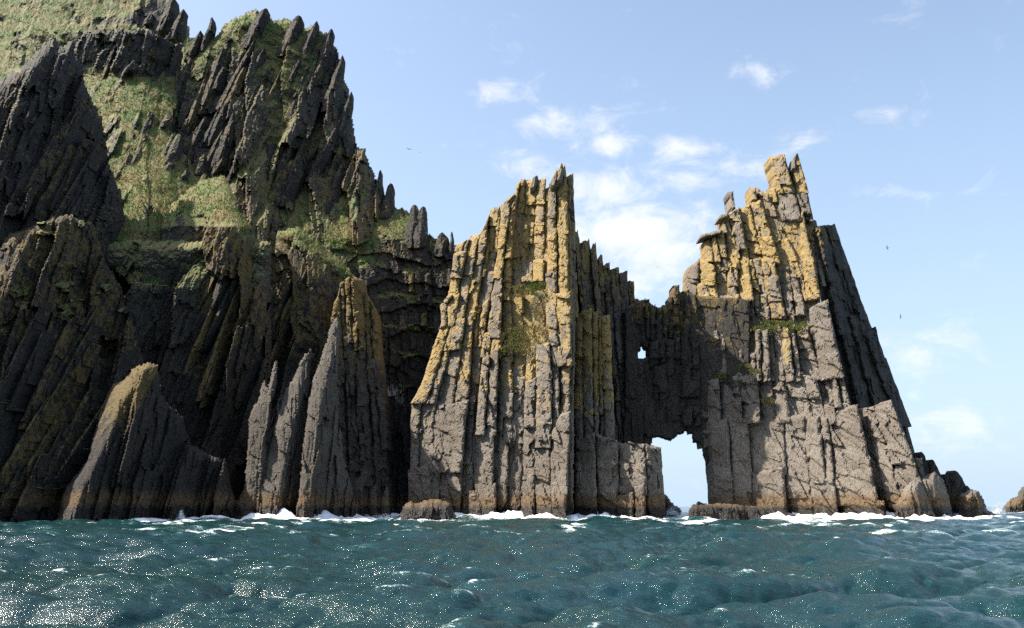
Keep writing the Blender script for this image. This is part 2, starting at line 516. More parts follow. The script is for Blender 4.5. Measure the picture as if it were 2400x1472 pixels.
def shell(parent, name, poly, Yf, shear=0.45, seed=1, bias=-0.6, amp=1.0, big=1.0, wr=26, R=9.0, g=3.0, lich=0.0, gras=0.0,
          guano=0.0, holes=(), jag=7.0, label=None, back=0.0, material=None, tuft=0.0, roundbottom=False, huge=None, worn=False):
    """a weathered rock or turf surface over a traced outline, rolling back at its edges"""
    xs, ys = [p[0] for p in poly], [p[1] for p in poly]
    px, py = np.meshgrid(np.arange(min(xs) - g, max(xs) + 2 * g, g), np.arange(max(ys) + g, min(ys) - 2 * g, -g))
    px = px + (hsh(np.floor(px), np.floor(py), 5) - .5) * g * .5
    py = py + (hsh(np.floor(px), np.floor(py), 6) - .5) * g * .5
    sd = sdist(px, py, poly)
    Y0 = Yf(px, py)
    m = Y0 / FPX
    s, t = (px + shear * py) * m, (-py + shear * px) * m
    j = jag * (0.65 * facet(s, t, 1.6, 5.0, seed + 70) + 0.5 * facet(s, t, 0.7, 2.0, seed + 80))
    if worn:
        j = jag * 3.0 * (fbm(s / 1.6, t / 2.2, 4, seed + 70) - 0.5)
    for h in holes:
        sd = np.minimum(sd, -sdist(px, py, h))
    sj = sd - np.clip(j, -jag, jag) * 0.5 - jag * 0.3
    keep = sj > 0
    G = gras(px, py) if callable(gras) else np.full(px.shape, float(gras))
    q = np.clip(1 - np.maximum(sj, 0) / wr, 0, 1)
    roll = R * (1 - np.sqrt(np.maximum(1 - q * q, 0)))
    if not roundbottom:
        roll = roll * np.clip((max(ys) - 25 - py) / 30, 0, 1)
    d = rock(s, t, seed, bias, amp, big, huge=(huge if huge is not None else (1.0 if parent is head and shear > 0.2 else 0.0)))
    hum = 4.5 * (fbm(s / 9, t / 6, 3, seed + 92) - 0.5) + 2.2 * (fbm(s / 2.6, t / 1.6, 4, seed + 90) - 0.5) + 0.9 * np.abs(fbm(s / 1.1, t / 0.8, 3, seed + 95) - 0.5)
    gw = np.clip((G - 0.3) / 0.35, 0, 1)
    d = d * (1 - 0.72 * gw) + hum * gw
    Y = Y0 + roll - d
    V = P(px, py, Y)
    nv, nu = px.shape
    F = grid_faces(nv, nu)
    kf = keep.ravel()
    F = F[kf[F].all(1)]
    at = attr_pack(px.ravel(), py.ravel(), lich, 0.0, guano)
    at['grass'] = G.ravel()
    V = V.reshape(-1, 3)
    use = np.unique(F)
    rm = np.full(len(V), -1)
    rm[use] = np.arange(len(use))
    V, F = V[use], rm[F]
    at = {k: a[use] for k, a in at.items()}
    if tuft > 0:
        gv = at['grass'][F].mean(1)
        idx = np.nonzero(gv > 0.55)[0]
        GRASS_PTS.setdefault(parent.name, []).append((V[F[idx]].mean(1), tuft))
    if back > 0:                                  # give the shell a thickness: walls round every open edge
        e = np.concatenate([F[:, [0, 1]], F[:, [1, 2]], F[:, [2, 3]], F[:, [3, 0]]])
        key = np.sort(e, 1)
        _, inv, cnt = np.unique(key[:, 0].astype(np.int64) * 10000000 + key[:, 1], return_inverse=True, return_counts=True)
        be = e[cnt[inv] == 1]
        bv = np.unique(be)
        r2 = np.full(len(V), -1)
        r2[bv] = len(V) + np.arange(len(bv))
        B = V[bv].copy()
        bk = back * (0.8 + 0.4 * fbm(B[:, 0] / 2, B[:, 2] / 2, 3, seed))
        B[:, 0] += bk * B[:, 0] / B[:, 1]
        B[:, 2] += bk * (B[:, 2] - CAMH) / B[:, 1] * 0.5
        B[:, 1] += bk
        W = np.stack([be[:, 1], be[:, 0], r2[be[:, 0]], r2[be[:, 1]]], -1)
        F = np.concatenate([F, W])
        V = np.concatenate([V, B])
        at = {k: np.concatenate([a, a[bv]]) for k, a in at.items()}
    o = mesh_obj(name, V, F, material or ROCK, parent, at)
    if label:
        o['label'] = label
    return o


def ridgeY(pts, kl, kr, sw=25.0):
    """depth field of a buttress: a nearest line (px,py,Y), falling away to its left and right (m per px)"""
    fx = line([(p[0], p[1]) for p in pts])
    fy = line([(p[2], p[1]) for p in pts])

    def f(px, py):
        d = px - fx(py)
        return fy(py) + np.where(d < 0, d * d / (sw + np.abs(d)) * kl, d * d / (sw + np.abs(d)) * kr)
    return f


def fin(parent, tip, base, wl, wr, Yf, proud=1.5, kl=0.10, kr=0.16, amp=0.6, lich=0.0, name='rock_fin', pw=0.75, g=2.6, gras=0.0):
    """a thin upturned slab: a lit narrow left edge and a broad right-hand bedding plane"""
    BLK[0] += 1
    sd = 5000 + BLK[0] * 5
    L = math.hypot(tip[0] - base[0], tip[1] - base[1])
    nu, nv = max(5, int((wl + wr) / g)), max(6, int(L / g))
    u, v = np.meshgrid(np.linspace(-1, 1, nu), np.linspace(0, 1, nv))
    cx = base[0] + (tip[0] - base[0]) * v + 5 * (fbm(v * 3, 0 * v + sd, 3, sd) - .5)
    py = base[1] + (tip[1] - base[1]) * v
    wv = np.maximum((1 - v) ** pw, 0.04) * (1 + 0.5 * (fbm(v * L / 18, 0 * v, 3, sd + 1) - .5))
    off = np.where(u < 0, u * wl, u * wr) * wv
    px = cx + off
    py = py - off * 0.15 + 4 * (fbm(u * 3, v * 4, 2, sd) - .5) * (v > 0.6)
    Y0 = Yf(cx, py)
    m = Y0 / FPX
    s, t = (px + 0.4 * py) * m, (-py + 0.4 * px) * m
    d = rock(s, t, sd, -0.5, amp, 0.2)
    Y = Y0 - proud * (0.25 + np.minimum(1, 3 * v)) + np.where(off < 0, -off * kl, off * kr) - d
    V = P(px, py, Y).reshape(-1, 3)
    V2, W, ring = skirted(V, nv, nu, 4.0)
    at = attr_pack(px.ravel(), py.ravel(), lich, gras, 0.0)
    at = {k: np.concatenate([a, a[ring]]) for k, a in at.items()}
    return mesh_obj(name, V2, np.concatenate([grid_faces(nv, nu), W]), ROCK, parent, at)


# ------------------------------------------------------------------ headland
def ground_pt(px, Y):
    p = P(px, HORIZ, Y)
    return (float(p[0]), float(Y), 0.0)


DARK[0] = 1.0  # headland shade is put into a darker rock colour
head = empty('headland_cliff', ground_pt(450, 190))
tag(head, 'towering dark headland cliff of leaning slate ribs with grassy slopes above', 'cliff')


def nz2(px, py, sc, seed):
    return fbm(px / sc, py / sc, 4, seed)


# far hilltop
DARK[0] = 0.8  # hill and summit rock get a little less painted shade
hillY = ridgeY([(60, 340, 272), (60, 180, 310), (60, 0, 358), (60, -260, 450)], 0.0, 0.05)
hill_rock = [(310, 40), (360, -10), (410, -10), (450, 90), (400, 110), (330, 90)]
hill_rock2 = [(200, 50), (330, 30), (330, 50), (220, 66)]
shell(head, 'hillside', [(-420, -260), (250, -260), (330, -60), (392, -10), (408, 2), (412, 22), (428, 26), (432, 54), (446, 60), (448, 82), (470, 76), (480, 110),
                         (540, 220), (540, 340), (-420, 340)], hillY, seed=11, gras=lambda x, y: 0.78 - 0.75 * soft(x, y, hill_rock, 25) - 0.6 * soft(x, y, hill_rock2, 12) - 0.9 * np.maximum(0, nz2(x, y, 45, 3) - .56) * 2,
      amp=1.4, label='sunlit grassy hillside above the cliff', tuft=1.0, g=4.0)
# grass valley between the buttresses
valY = ridgeY([(330, 660, 200), (330, 540, 212), (330, 330, 254), (330, 180, 284), (330, 60, 289)], 0.1, 0.30, 160.0)
shell(head, 'grass_gully', [(60, 70), (330, 60), (440, 100), (430, 200), (410, 300), (450, 380), (540, 440), (640, 470), (640, 560), (560, 660), (300, 680), (180, 500), (120, 250)], valY, seed=12,
      gras=lambda x, y: 0.92 - 2.6 * np.maximum(0, fbm((x + 0.45 * y) / 26, y / 70, 4, 5) - .52) - 0.75 * soft(x, y, [(180, 60), (330, 60), (450, 100), (430, 176), (300, 172), (190, 150)], 14), amp=1.3, label='steep green turf gully running up between dark buttresses', tuft=1.0, R=2, wr=10, jag=16)
shell(head, 'gully_wall', [(180, 560), (640, 560), (640, 1240), (200, 1240)], lambda x, y: 199.5 + 0.004 * (1205 - y) + 0.03 * np.abs(x - 330), seed=20, amp=1.2, lich=0.1,
      gras=lambda x, y: 0.8 * np.clip((720 - y) / 120, 0, 1), label='shadowed gully back wall between the buttresses')
shell(head, 'gully_wall', [(520, 470), (780, 480), (780, 800), (520, 800)], lambda x, y: 262 + 0.01 * (1205 - y), seed=24, amp=0.8, g=6.0, lich=0.2, gras=0.3)
# summit crag
pkY = ridgeY([(500, 600, 240), (510, 450, 260), (560, 250, 280), (610, 20, 304)], 0.03, 0.062)
peak_poly = [(340, 560), (335, 300), (352, 210), (400, 160), (436, 135), (472, 100), (486, 90), (505, 76), (535, 46), (580, 25), (600, 17), (622, 30), (640, 43), (690, 40), (702, 44), (706, 64),
             (735, 58), (746, 68), (770, 74), (780, 100), (796, 112), (806, 180), (820, 200), (828, 280), (838, 338), (858, 346), (870, 388), (888, 420), (905, 470), (880, 570), (640, 600)]


def peak_grass(x, y):
    g = 0.34 + 0.55 * np.clip((210 - y) / 160, 0, 1) * (x < 760) + 0.5 * np.clip((520 - x) / 120, 0, 1) * (y > 320)
    s = (x + 0.45 * y) / 60
    return np.maximum(0.12, g + 1.6 * (fbm(s, y / 160, 4, 21) - 0.5) - 0.08)


shell(head, 'summit_crag', peak_poly, pkY, seed=13, gras=peak_grass, amp=1.5, big=1.5, shear=0.42, lich=lambda x, y: 0.36 + 0.2 * np.clip((y - 250) / 200, 0, 1), label='jagged grey summit crag of upturned slabs against the sky', tuft=1.0)
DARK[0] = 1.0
# back wall with grass terrace
wallY = lambda px, py: np.interp(py, [380, 430, 560, 640, 800, 1230], [292, 279, 256, 249, 242, 234]) + 0.045 * (px - 700)
terr = [(630, 420), (760, 415), (890, 440), (960, 490), (1000, 545), (960, 560), (900, 560), (840, 620), (790, 600), (740, 560), (660, 540)]


def wall_grass(x, y):
    g = soft(x, y, terr, 22) * 0.95
    led = np.maximum(0, np.sin((y + 10 * np.sin(x / 60)) / 68 * 2 * np.pi)) ** 3 * np.clip((980 - y) / 120, 0, 1) * np.clip((y - 540) / 40, 0, 1)
    return np.maximum(g, led * 0.75 * (nz2(x, y, 30, 8) > .42)) - 0.5 * np.maximum(0, nz2(x, y, 26, 9) - .55) * 2


def wallY2(px, py):
    ph = (py + 90 * fbm(px / 90, py / 200, 3, 66)) / (60 + 26 * vn(px / 130, py / 400, 67))
    return wallY(px, py) + 1.7 * (0.5 - (ph - np.floor(ph))) * np.clip((1000 - py) / 150, 0, 1) * np.clip((py - 560) / 40, 0, 1)


shell(head, 'terraced_wall', [(600, 420), (700, 395), (860, 380), (892, 440), (940, 482), (985, 500), (1000, 545), (1030, 548), (1062, 568), (1085, 580), (1120, 700), (1120, 1240), (600, 1240)],
      wallY2, seed=14, shear=0.1, jag=14, gras=wall_grass, lich=lambda x, y: 0.42 * np.clip((1000 - y) / 300, 0, 1) * np.clip((x - 780) / 80, 0, 1), guano=lambda x, y: 0.75 * soft(x, y, [(830, 880), (940, 900), (960, 960), (880, 930)], 25),
      amp=1.1, label='dark terraced back wall with turf ledges beside the sea stack', tuft=0.8)
# ridge with turf crest left of the terrace
efY = ridgeY([(690, 530, 247), (700, 640, 238), (720, 800, 230), (720, 1230, 222)], 0.05, 0.055)
shell(head, 'buttress', [(600, 640), (648, 538), (700, 528), (740, 552), (775, 585), (815, 622), (850, 665), (905, 760), (915, 1240), (590, 1240)],
      efY, seed=15, amp=1.1, shear=0.3,
      gras=lambda x, y: np.clip(1 - (y - np.interp(x, [640, 700, 830], [530, 530, 640])) / 75, 0, 1) * 0.9 + 0.5 * (nz2(x, y, 25, 31) - .5), lich=lambda x, y: 0.15 + 0.45 * np.clip((1000 - y) / 250, 0, 1), label='brown ribbed buttress with turf crest above the leaning pinnacles', tuft=0.8)
# central buttress
enY = ridgeY([(530, 400, 246), (530, 460, 226), (530, 530, 210), (500, 700, 201), (470, 900, 196), (450, 1230, 190)], 0.055, 0.075)
shell(head, 'buttress', [(340, 560), (372, 510), (420, 455), (470, 420), (525, 408), (560, 480), (592, 532), (612, 620), (632, 700), (634, 850), (624, 1000), (606, 1240), (310, 1240), (325, 800), (335, 640)],
      enY, seed=16, amp=1.2, big=1.3,
      gras=lambda x, y: np.clip(1 - (y - np.interp(x, [350, 420, 540, 620], [550, 490, 500, 570])) / 55, 0, 1) * 0.75 + 1.3 * (nz2(x, y, 30, 32) - .5) * (y < 560), lich=lambda x, y: 0.15 + 0.5 * np.clip((950 - y) / 250, 0, 1) * np.clip((x - 400) / 60, 0, 1), label='central dark buttress with ochre lichen ribs under a turf cap', tuft=0.8)
# upper left buttress
upY = ridgeY([(100, 70, 222), (10, 250, 200), (-100, 560, 176), (-160, 720, 166)], 0.035, 0.085)
up_poly = [(-420, 760), (-420, 330), (-60, 220), (0, 185), (50, 150), (85, 120), (118, 84), (134, 74), (140, 105), (150, 100), (170, 84), (180, 96), (182, 130), (196, 160), (204, 200), (220, 230), (232, 262), (247, 266),
           (246, 300), (262, 390), (290, 460), (304, 560), (300, 720)]
shell(head, 'buttress', up_poly, upY, seed=17, amp=1.3, big=1.6, lich=0.32, gras=lambda x, y: 0.05 + 0.5 * np.maximum(0, nz2(x, y, 40, 33) - .5), label='tall shaded buttress of leaning slabs below the hilltop')
# lower left buttress
loY = ridgeY([(100, 500, 184), (-10, 700, 168), (-110, 900, 152), (-210, 1230, 130)], 0.05, 0.088)
shell(head, 'buttress', [(-420, 600), (-60, 560), (0, 545), (60, 532), (120, 505), (165, 498), (222, 522), (246, 600), (292, 680), (322, 780), (342, 850), (372, 1000), (405, 1250), (-420, 1250)],
      loY, seed=18, amp=1.2, big=1.3, R=4, lich=lambda x, y: 0.25 + 0.35 * np.clip((1000 - y) / 300, 0, 1), gras=lambda x, y: 0.7 * (fbm(x / 50, y / 26, 3, 34) > .66) * np.clip((900 - y) / 200, 0, 1), label='broad brownish cliff face falling to the sea beside the bright ridge')
# sunlit ridge at the waterline
shell(head, 'buttress', [(120, 1250), (135, 1190), (150, 1140), (200, 1075), (222, 1000), (245, 935), (262, 898), (286, 888), (318, 855), (345, 844), (372, 853), (384, 925), (430, 978), (450, 1040), (500, 1064), (532, 1072), (570, 1250)],
      ridgeY([(350, 846, 171), (298, 930, 166), (248, 1040, 161), (200, 1140, 156), (166, 1220, 152)], 0.18, 0.085), seed=19, amp=0.9, big=0.8, wr=16, R=6, g=2.6, lich=lambda x, y: 0.8 * np.clip((1090 - y) / 160, 0, 1) * np.clip(1 - (x - line([(375, 846), (330, 930), (285, 1040), (240, 1140)])(y)) / 20, 0, 1),
      label='low wedge ridge with a bright lichen-yellow crest at the waterline')

DARK[0] = 1.0
# slabs standing out of the faces (leaning fins)
def scatter_fins(n, poly, Yf, seed, lmin, lmax, wmin, wmax, lean=0.42, lich=0.15, **kw):
    r = random.Random(seed)
    xs, ys = [p[0] for p in poly], [p[1] for p in poly]
    k = 0
    while k < n:
        x, y = r.uniform(min(xs), max(xs)), r.uniform(min(ys), max(ys))
        if not inside(np.array([x]), np.array([y]), poly)[0]:
            continue
        L = r.uniform(lmin, lmax)
        ln = lean * r.uniform(0.75, 1.25)
        tp = (x + ln * L * 0.5, y - L * 0.5)
        bs = (x - ln * L * 0.5, y + L * 0.5)
        if not inside(np.array([tp[0]]), np.array([tp[1]]), poly)[0]:
            continue
        wd_ = r.uniform(wmin, wmax)
        fin(head, tp, bs, wd_ * 0.45, wd_, Yf, proud=r.uniform(0.8, 2.4), amp=1.0, gras=0.15, lich=lich * r.uniform(0.3, 2.4), pw=r.choice([0.2, 0.35, 0.5, 0.8]), **kw)
        k += 1


scatter_fins(12, [(190, 70), (330, 60), (440, 110), (430, 190), (300, 190), (200, 170)], valY, 18, 30, 70, 12, 26, lich=0.3)
scatter_fins(26, [(230, 230), (400, 260), (560, 460), (560, 560), (380, 520), (280, 440)], valY, 8, 24, 80, 7, 18, lich=0.3)
scatter_fins(10, [(330, 0), (400, 0), (440, 80), (440, 170), (330, 160)], hillY, 9, 26, 60, 8, 16, lich=0.2)
scatter_fins(40, [(400, 300), (450, 150), (520, 90), (700, 80), (780, 130), (830, 420), (700, 480), (600, 480), (470, 420), (390, 420)], pkY, 3, 50, 170, 12, 30, lich=0.33)
scatter_fins(26, [(-20, 560), (0, 260), (120, 120), (190, 200), (250, 330), (280, 520)], upY, 4, 80, 240, 14, 34, lean=0.5, lich=0.25)
scatter_fins(20, [(-10, 1180), (0, 620), (180, 540), (270, 720), (330, 960), (150, 1150)], loY, 5, 120, 300, 14, 34, lean=0.55, lich=0.3)
scatter_fins(14, [(370, 900), (400, 560), (520, 500), (600, 600), (620, 900), (560, 1000)], enY, 6, 100, 260, 12, 30, lean=0.4, lich=0.45)
scatter_fins(10, [(640, 900), (650, 620), (740, 600), (790, 720), (760, 900)], efY, 7, 90, 220, 12, 26, lean=0.3, lich=0.45)
for tp, bs, w_ in (((498, 40), (474, 118), 10), ((404, -4), (380, 70), 20), ((428, 22), (405, 90), 18), ((470, 72), (440, 140), 14),
                   ((620, 20), (580, 110), 26), ((700, 36), (660, 130), 24), ((742, 50), (700, 150), 22), ((776, 68), (740, 200), 16),
                   ((803, 130), (764, 260), 18), ((824, 215), (790, 340), 18), ((640, 335), (590, 520), 30), ((548, 265), (500, 420), 28), ((446, 136), (380, 330), 24),
                   ((605, 250), (560, 420), 18), ((690, 235), (650, 380), 18)):
    fin(head, tp, bs, w_ * 0.8, w_, pkY, proud=2.2, lich=0.35, gras=0.2, pw=random.choice([0.35, 0.5, 0.6]), amp=1.0)
tY = lambda px, py: wallY(px, py) - 1.5
for tp, bs, w_ in (((891, 398), (888, 470), 7), ((915, 430), (904, 510), 16), ((972, 480), (964, 580), 20), ((990, 484), (982, 580), 18),
                   ((1036, 545), (1036, 600), 18), ((1059, 543), (1058, 600), 6)):
    fin(head, tp, bs, w_, w_, tY, proud=1.5, amp=1.1, pw=0.33, kl=0.05, kr=0.2, lich=0.35)

# small upright plates on the terraced wall
r = random.Random(12)
for i in range(18):
    x = r.uniform(860, 1070)
    y = r.uniform(620, 920)
    wpx, hpx = r.uniform(9, 20), r.uniform(28, 70)
    block(head, line([(x, y), (x + 2, y - hpx)]), line([(x + wpx, y), (x + wpx + 1, y - hpx)]), (y - hpx, y - hpx - r.uniform(-4, 8)), (y, y), wallY2, proud=r.uniform(0.3, 1.3), tilt=-0.1,
          name='rock_plate', lich=r.uniform(0.05, 0.75), amp=0.7, step=5)

DARK[0] = 0.55  # pinnacles: shade of their right sides painted as darker rock all over
def st_lich(lo, hi, mx):
    return lambda x, y: mx * np.clip((lo - y) / (lo - hi), 0, 1) + 0.10 * (nz2(x, y, 40, 77) - .5)


# ------------------------------------------------------------------ leaning pinnacles
def pinnacle(name, label, poly, ridge, kl, kr, seed, lich=0.0, group=None):
    o = empty(name, ground_pt(ridge[-1][0], ridge[-1][2]))
    tag(o, label, 'rock pinnacle', group)
    shell(o, 'rock_slab', poly, ridgeY(ridge, kl, kr), seed=seed, shear=0.25, bias=-0.3, amp=1.25, big=0.5, wr=7, R=3, g=2.2, jag=8, lich=lich, back=5, huge=0.0)
    return o


pinnacle('rock_pinnacle', 'slim twin-tipped leaning slab, leftmost of the three grey pinnacles by the waterline',
         [(535, 1240), (545, 1185), (568, 1140), (580, 1050), (578, 985), (600, 930), (612, 900), (622, 888), (626, 905), (636, 870), (648, 832), (654, 850), (650, 900), (640, 940), (632, 1010), (630, 1100), (640, 1240)],
         [(648, 832, 190), (632, 930, 186), (618, 1010, 183), (600, 1120, 180), (590, 1230, 177)], 0.09, 0.22, 41)
pinnacle('rock_pinnacle', 'middle leaning grey pinnacle with a notched tip between two neighbours',
         [(570, 1240), (595, 1155), (622, 1080), (640, 1000), (660, 930), (690, 868), (700, 845), (712, 835), (718, 822), (731, 812), (736, 830), (734, 880), (728, 960), (722, 1060), (716, 1160), (720, 1240)],
         [(728, 812, 190), (704, 900, 186), (680, 1000, 182), (660, 1110, 178), (645, 1230, 175)], 0.085, 0.22, 42)
pinnacle('rock_pinnacle', 'tallest leaning grey pinnacle with broad dark flank, rightmost of the three',
         [(690, 1240), (700, 1130), (706, 1050), (716, 970), (728, 895), (746, 838), (772, 772), (780, 752), (790, 742), (800, 756), (802, 800), (796, 900), (800, 1000), (816, 1100), (842, 1180), (850, 1240)],
         [(796, 746, 192), (772, 850, 187), (752, 930, 183), (736, 1020, 179), (722, 1120, 176), (712, 1230, 173)], 0.10, 0.14, 43)
DARK[0] = 0.75  # knob rock darkened in colour to read as shade
knob = empty('rock_buttress', ground_pt(840, 220))
tag(knob, 'ochre-topped ribbed rock knob rising behind the tallest leaning pinnacle', 'rock buttress')
kbY = lambda x, y: 217.0 + 0.022 * (1205 - y) + 0.05 * np.abs(x - 822)
kb = [line(q) for q in ([(772, 760), (786, 690), (800, 1240)][:2] + [(792, 1240)], [(796, 665), (824, 1240)], [(822, 645), (850, 1240)], [(850, 660), (884, 1240)], [(884, 735), (925, 1240)])]
shell(knob, 'rock_core', [(780, 780), (800, 680), (830, 660), (850, 680), (880, 750), (905, 900), (920, 1240), (796, 1240)], lambda x, y: kbY(x, y) + 2, seed=44, shear=0.1, amp=0.8, wr=8, R=4, back=6, lich=st_lich(950, 720, 0.8))
for q_, (t0_, t1_) in enumerate(((712, 672), (662, 648), (646, 658), (676, 730))):
    column(knob, kb[q_], kb[q_ + 1], (t0_, t1_), (1240, 1240), kbY, lambda py: 60 if py < 900 else 110, 0.4, pvar=0.8, split=0.5, tilt=-0.15, lich=st_lich(980, 720, 0.85), jag=4)

DARK[0] = 0.0
# ------------------------------------------------------------------ left sea stack
ls = empty('sea_stack', ground_pt(1200, 205))
tag(ls, 'spired sea stack of ochre slabs joined to the headland, left of the arch', 'sea stack', 'twin sea stacks')


def lsY(px, py):
    y = 196 + 0.030 * (1205 - py) + 0.056 * (1250 - px)
    return y + 4.0 * np.clip((700 - py) / 90, 0, 1) * np.clip(1 - np.abs(px - 1240) / 50, 0, 1)


lsl = st_lich(1080, 760, 0.72)
b = [line(q) for q in (
    [(958, 1230), (957, 1000), (961, 945), (985, 903), (1003, 850), (1013, 815), (1036, 756), (1033, 716), (1052, 690), (1058, 640), (1066, 578), (1074, 570)],
    [(1003, 1230), (1005, 1100), (1010, 1000), (1013, 960), (1030, 900), (1050, 830), (1065, 760), (1075, 700), (1085, 640), (1094, 590), (1103, 552)],
    [(1040, 1230), (1045, 1100), (1050, 1000), (1060, 940), (1072, 860), (1084, 790), (1096, 700), (1108, 640), (1118, 580), (1128, 545)],
    [(1078, 1230), (1083, 1100), (1090, 1000), (1098, 940), (1104, 860), (1108, 780), (1118, 700), (1128, 640), (1138, 580), (1146, 510)],
    [(1104, 1230), (1106, 1100), (1111, 1000), (1118, 920), (1127, 840), (1141, 760), (1150, 700), (1157, 650), (1165, 600), (1170, 540), (1174, 482)],
    [(1160, 1230), (1163, 1050), (1165, 960), (1168, 880), (1172, 800), (1175, 720), (1178, 640), (1186, 560), (1194, 500), (1207, 450)],
    [(1190, 1230), (1194, 1050), (1197, 960), (1200, 880), (1200, 800), (1196, 720), (1200, 640), (1203, 560), (1210, 480), (1222, 420)],
    [(1223, 1230), (1225, 1050), (1231, 900), (1235, 830), (1230, 760), (1224, 680), (1222, 600), (1228, 520), (1236, 418)],
    [(1292, 1230), (1291, 1100), (1293, 980), (1293, 880), (1286, 800), (1282, 700), (1283, 600), (1284, 500), (1287, 430)],
    [(1312, 1230), (1312, 1100), (1313, 980), (1314, 880), (1309, 800), (1306, 700), (1306, 600), (1304, 500), (1304, 395)],
    [(1331, 1230), (1333, 1100), (1335, 1000), (1337, 850), (1334, 700), (1333, 560), (1329, 440), (1324, 380)],
    [(1343, 1230), (1344, 1000), (1347, 800), (1350, 600), (1347, 500), (1343, 405)])]
shell(ls, 'rock_core', [(966, 1240), (964, 950), (1010, 850), (1040, 760), (1040, 720), (1062, 640), (1074, 585), (1110, 560), (1148, 535), (1150, 500), (1180, 485), (1212, 450), (1240, 428), (1285, 440), (1300, 420), (1318, 410), (1340, 440),
                        (1346, 560), (1350, 1240)], lambda x, y: lsY(x, y) + 2.6, seed=51, shear=0, bias=0.4, lich=lsl, amp=0.8, wr=8, R=3, back=20)
hm = lambda py: 125 if py > 930 else (64 if py > 700 else 46)
wht = lambda x, y: 0.24 * np.clip((950 - y) / 150, 0, 1)
C = dict(lich=lsl)
column(ls, b[0], b[1], (572, 556), (1232, 1232), lsY, hm, 0.2, **C)
column(ls, b[1], b[2], (554, 548), (960, 960), lsY, hm, 0.6, **C)
column(ls, b[2], b[3], (540, 500), (960, 960), lsY, hm, 0.3, **C)
column(ls, b[1], b[3], (958, 936), (1232, 1232), lsY, 130, 0.9, split=0.6, **C)
column(ls, b[3], b[4], (492, 484), (1232, 1232), lsY, hm, -1.2, **C)
column(ls, b[4], b[5], (478, 456), (1232, 1232), lsY, hm, 1.0, **C)
column(ls, b[5], b[6], (432, 424), (1232, 1170), lsY, lambda py: 60 if py > 700 else 50, -1.0, **C)
column(ls, b[6], b[7], (418, 420), (1172, 832), lsY, 46, -2.6, tilt=0.05, **C)
column(ls, b[6], b[7], (815, 820), (1232, 1180), lsY, 80, -2.2, tilt=0.1, **C)
ladder = lambda x, y: lsl(x, y) + 0.05
for k, (p0, p1) in enumerate(((418, 470), (470, 520), (520, 562), (562, 605), (605, 650))):
    column(ls, b[7], between(b[7], b[8], 0.45), (p0, p0 + 3), (p1 + 10, p1 + 10), lsY, 60, -1.0 - 0.5 * (k % 2), pvar=0.3, tilt=0.15, lich=ladder)
    column(ls, between(b[7], b[8], 0.45), between(b[7], b[8], 0.86), (p0 + 4, p0), (p1 + 8, p1 + 8), lsY, 60, -0.2 - 0.6 * (k % 2), pvar=0.3, tilt=0.1, lich=ladder)
column(ls, between(b[7], b[8], 0.86), b[8], (440, 436), (660, 660), lsY, 200, -3.2, **C)
column(ls, b[7], between(b[7], b[8], 0.5), (655, 650), (760, 760), lambda x, y: lsY(x, y) + 1.5, 46, -2.6, slant=0.2, **C)
column(ls, between(b[7], b[8], 0.5), b[8], (690, 680), (800, 800), lambda x, y: lsY(x, y) + 1.5, 40, -2.8, **C)
column(ls, b[7], between(b[7], b[8], 0.4), (820, 812), (1232, 1232), lsY, 95, -0.3, guano=lambda x, y: 0.45 * np.clip((1000 - y) / 150, 0, 1), **C)
column(ls, between(b[7], b[8], 0.4), b[8], (806, 800), (1232, 1232), lsY, 120, 0.7, guano=lambda x, y: 0.35 * np.clip((1000 - y) / 150, 0, 1), **C)
column(ls, b[8], b[9], (430, 402), (980, 980), lsY, lambda py: 105, 0.9, split=0.1, **C)
column(ls, b[9], b[10], (398, 384), (980, 980), lsY, lambda py: 115, 1.6, split=0.0, **C)
column(ls, b[8], b[10], (980, 962), (1232, 1232), lsY, 110, 1.5, split=0.3, **C)
fin(ls, (1318, 382), (1311, 440), 8, 9, lsY, proud=3.0, lich=0.3, pw=0.5)
fin(ls, (1304, 400), (1297, 450), 6, 7, lsY, proud=2.6, lich=0.4, pw=0.4)
fin(ls, (1256, 412), (1252, 450), 9, 9, lsY, proud=1.4, lich=0.3, pw=0.25)
column(ls, b[10], b[11], (416, 408), (900, 900), lambda x, y: lsY(x, y) + 3.0, 150, 0.0, split=0.0, tilt=-0.2, lich=0.45)
column(ls, b[10], b[11], (880, 880), (1232, 1232), lambda x, y: lsY(x, y) + 7.0, 300, 0.0, split=0.0, tilt=-0.2, lich=0.05)

# lower right foot of the left stack
ftY = lambda x, y: 196.0 + 0.02 * (1205 - y) - 0.045 * (x - 1440)
fb = [line([(1346, 1232), (1350, 1010)]), line([(1402, 1232), (1396, 1010)]), line([(1452, 1232), (1448, 1010)]), line([(1520, 1232), (1512, 1030)]), line([(1562, 1232), (1556, 1150), (1547, 1040)])]
shell(ls, 'rock_core', [(1350, 1240), (1352, 1040), (1395, 1020), (1450, 1042), (1540, 1052), (1556, 1240)], lambda x, y: ftY(x, y) + 2.5, seed=52, shear=0, bias=0.4, amp=0.5, wr=6, R=3, back=14)
column(ls, fb[0], fb[1], (1036, 1012), (1232, 1232), ftY, 150, 1.0, split=0.6, back=10)
column(ls, fb[1], fb[2], (1018, 1034), (1232, 1232), ftY, 170, 0.0, split=0.5, back=10)
column(ls, fb[2], fb[3], (1036, 1040), (1232, 1232), ftY, 60, 0.4, split=0.8, tilt=0.15, back=10)
column(ls, fb[3], fb[4], (1042, 1050), (1232, 1232), lambda x, y: ftY(x, y) + 1.0, 200, 0.0, split=0.0, tilt=-0.9, back=14)

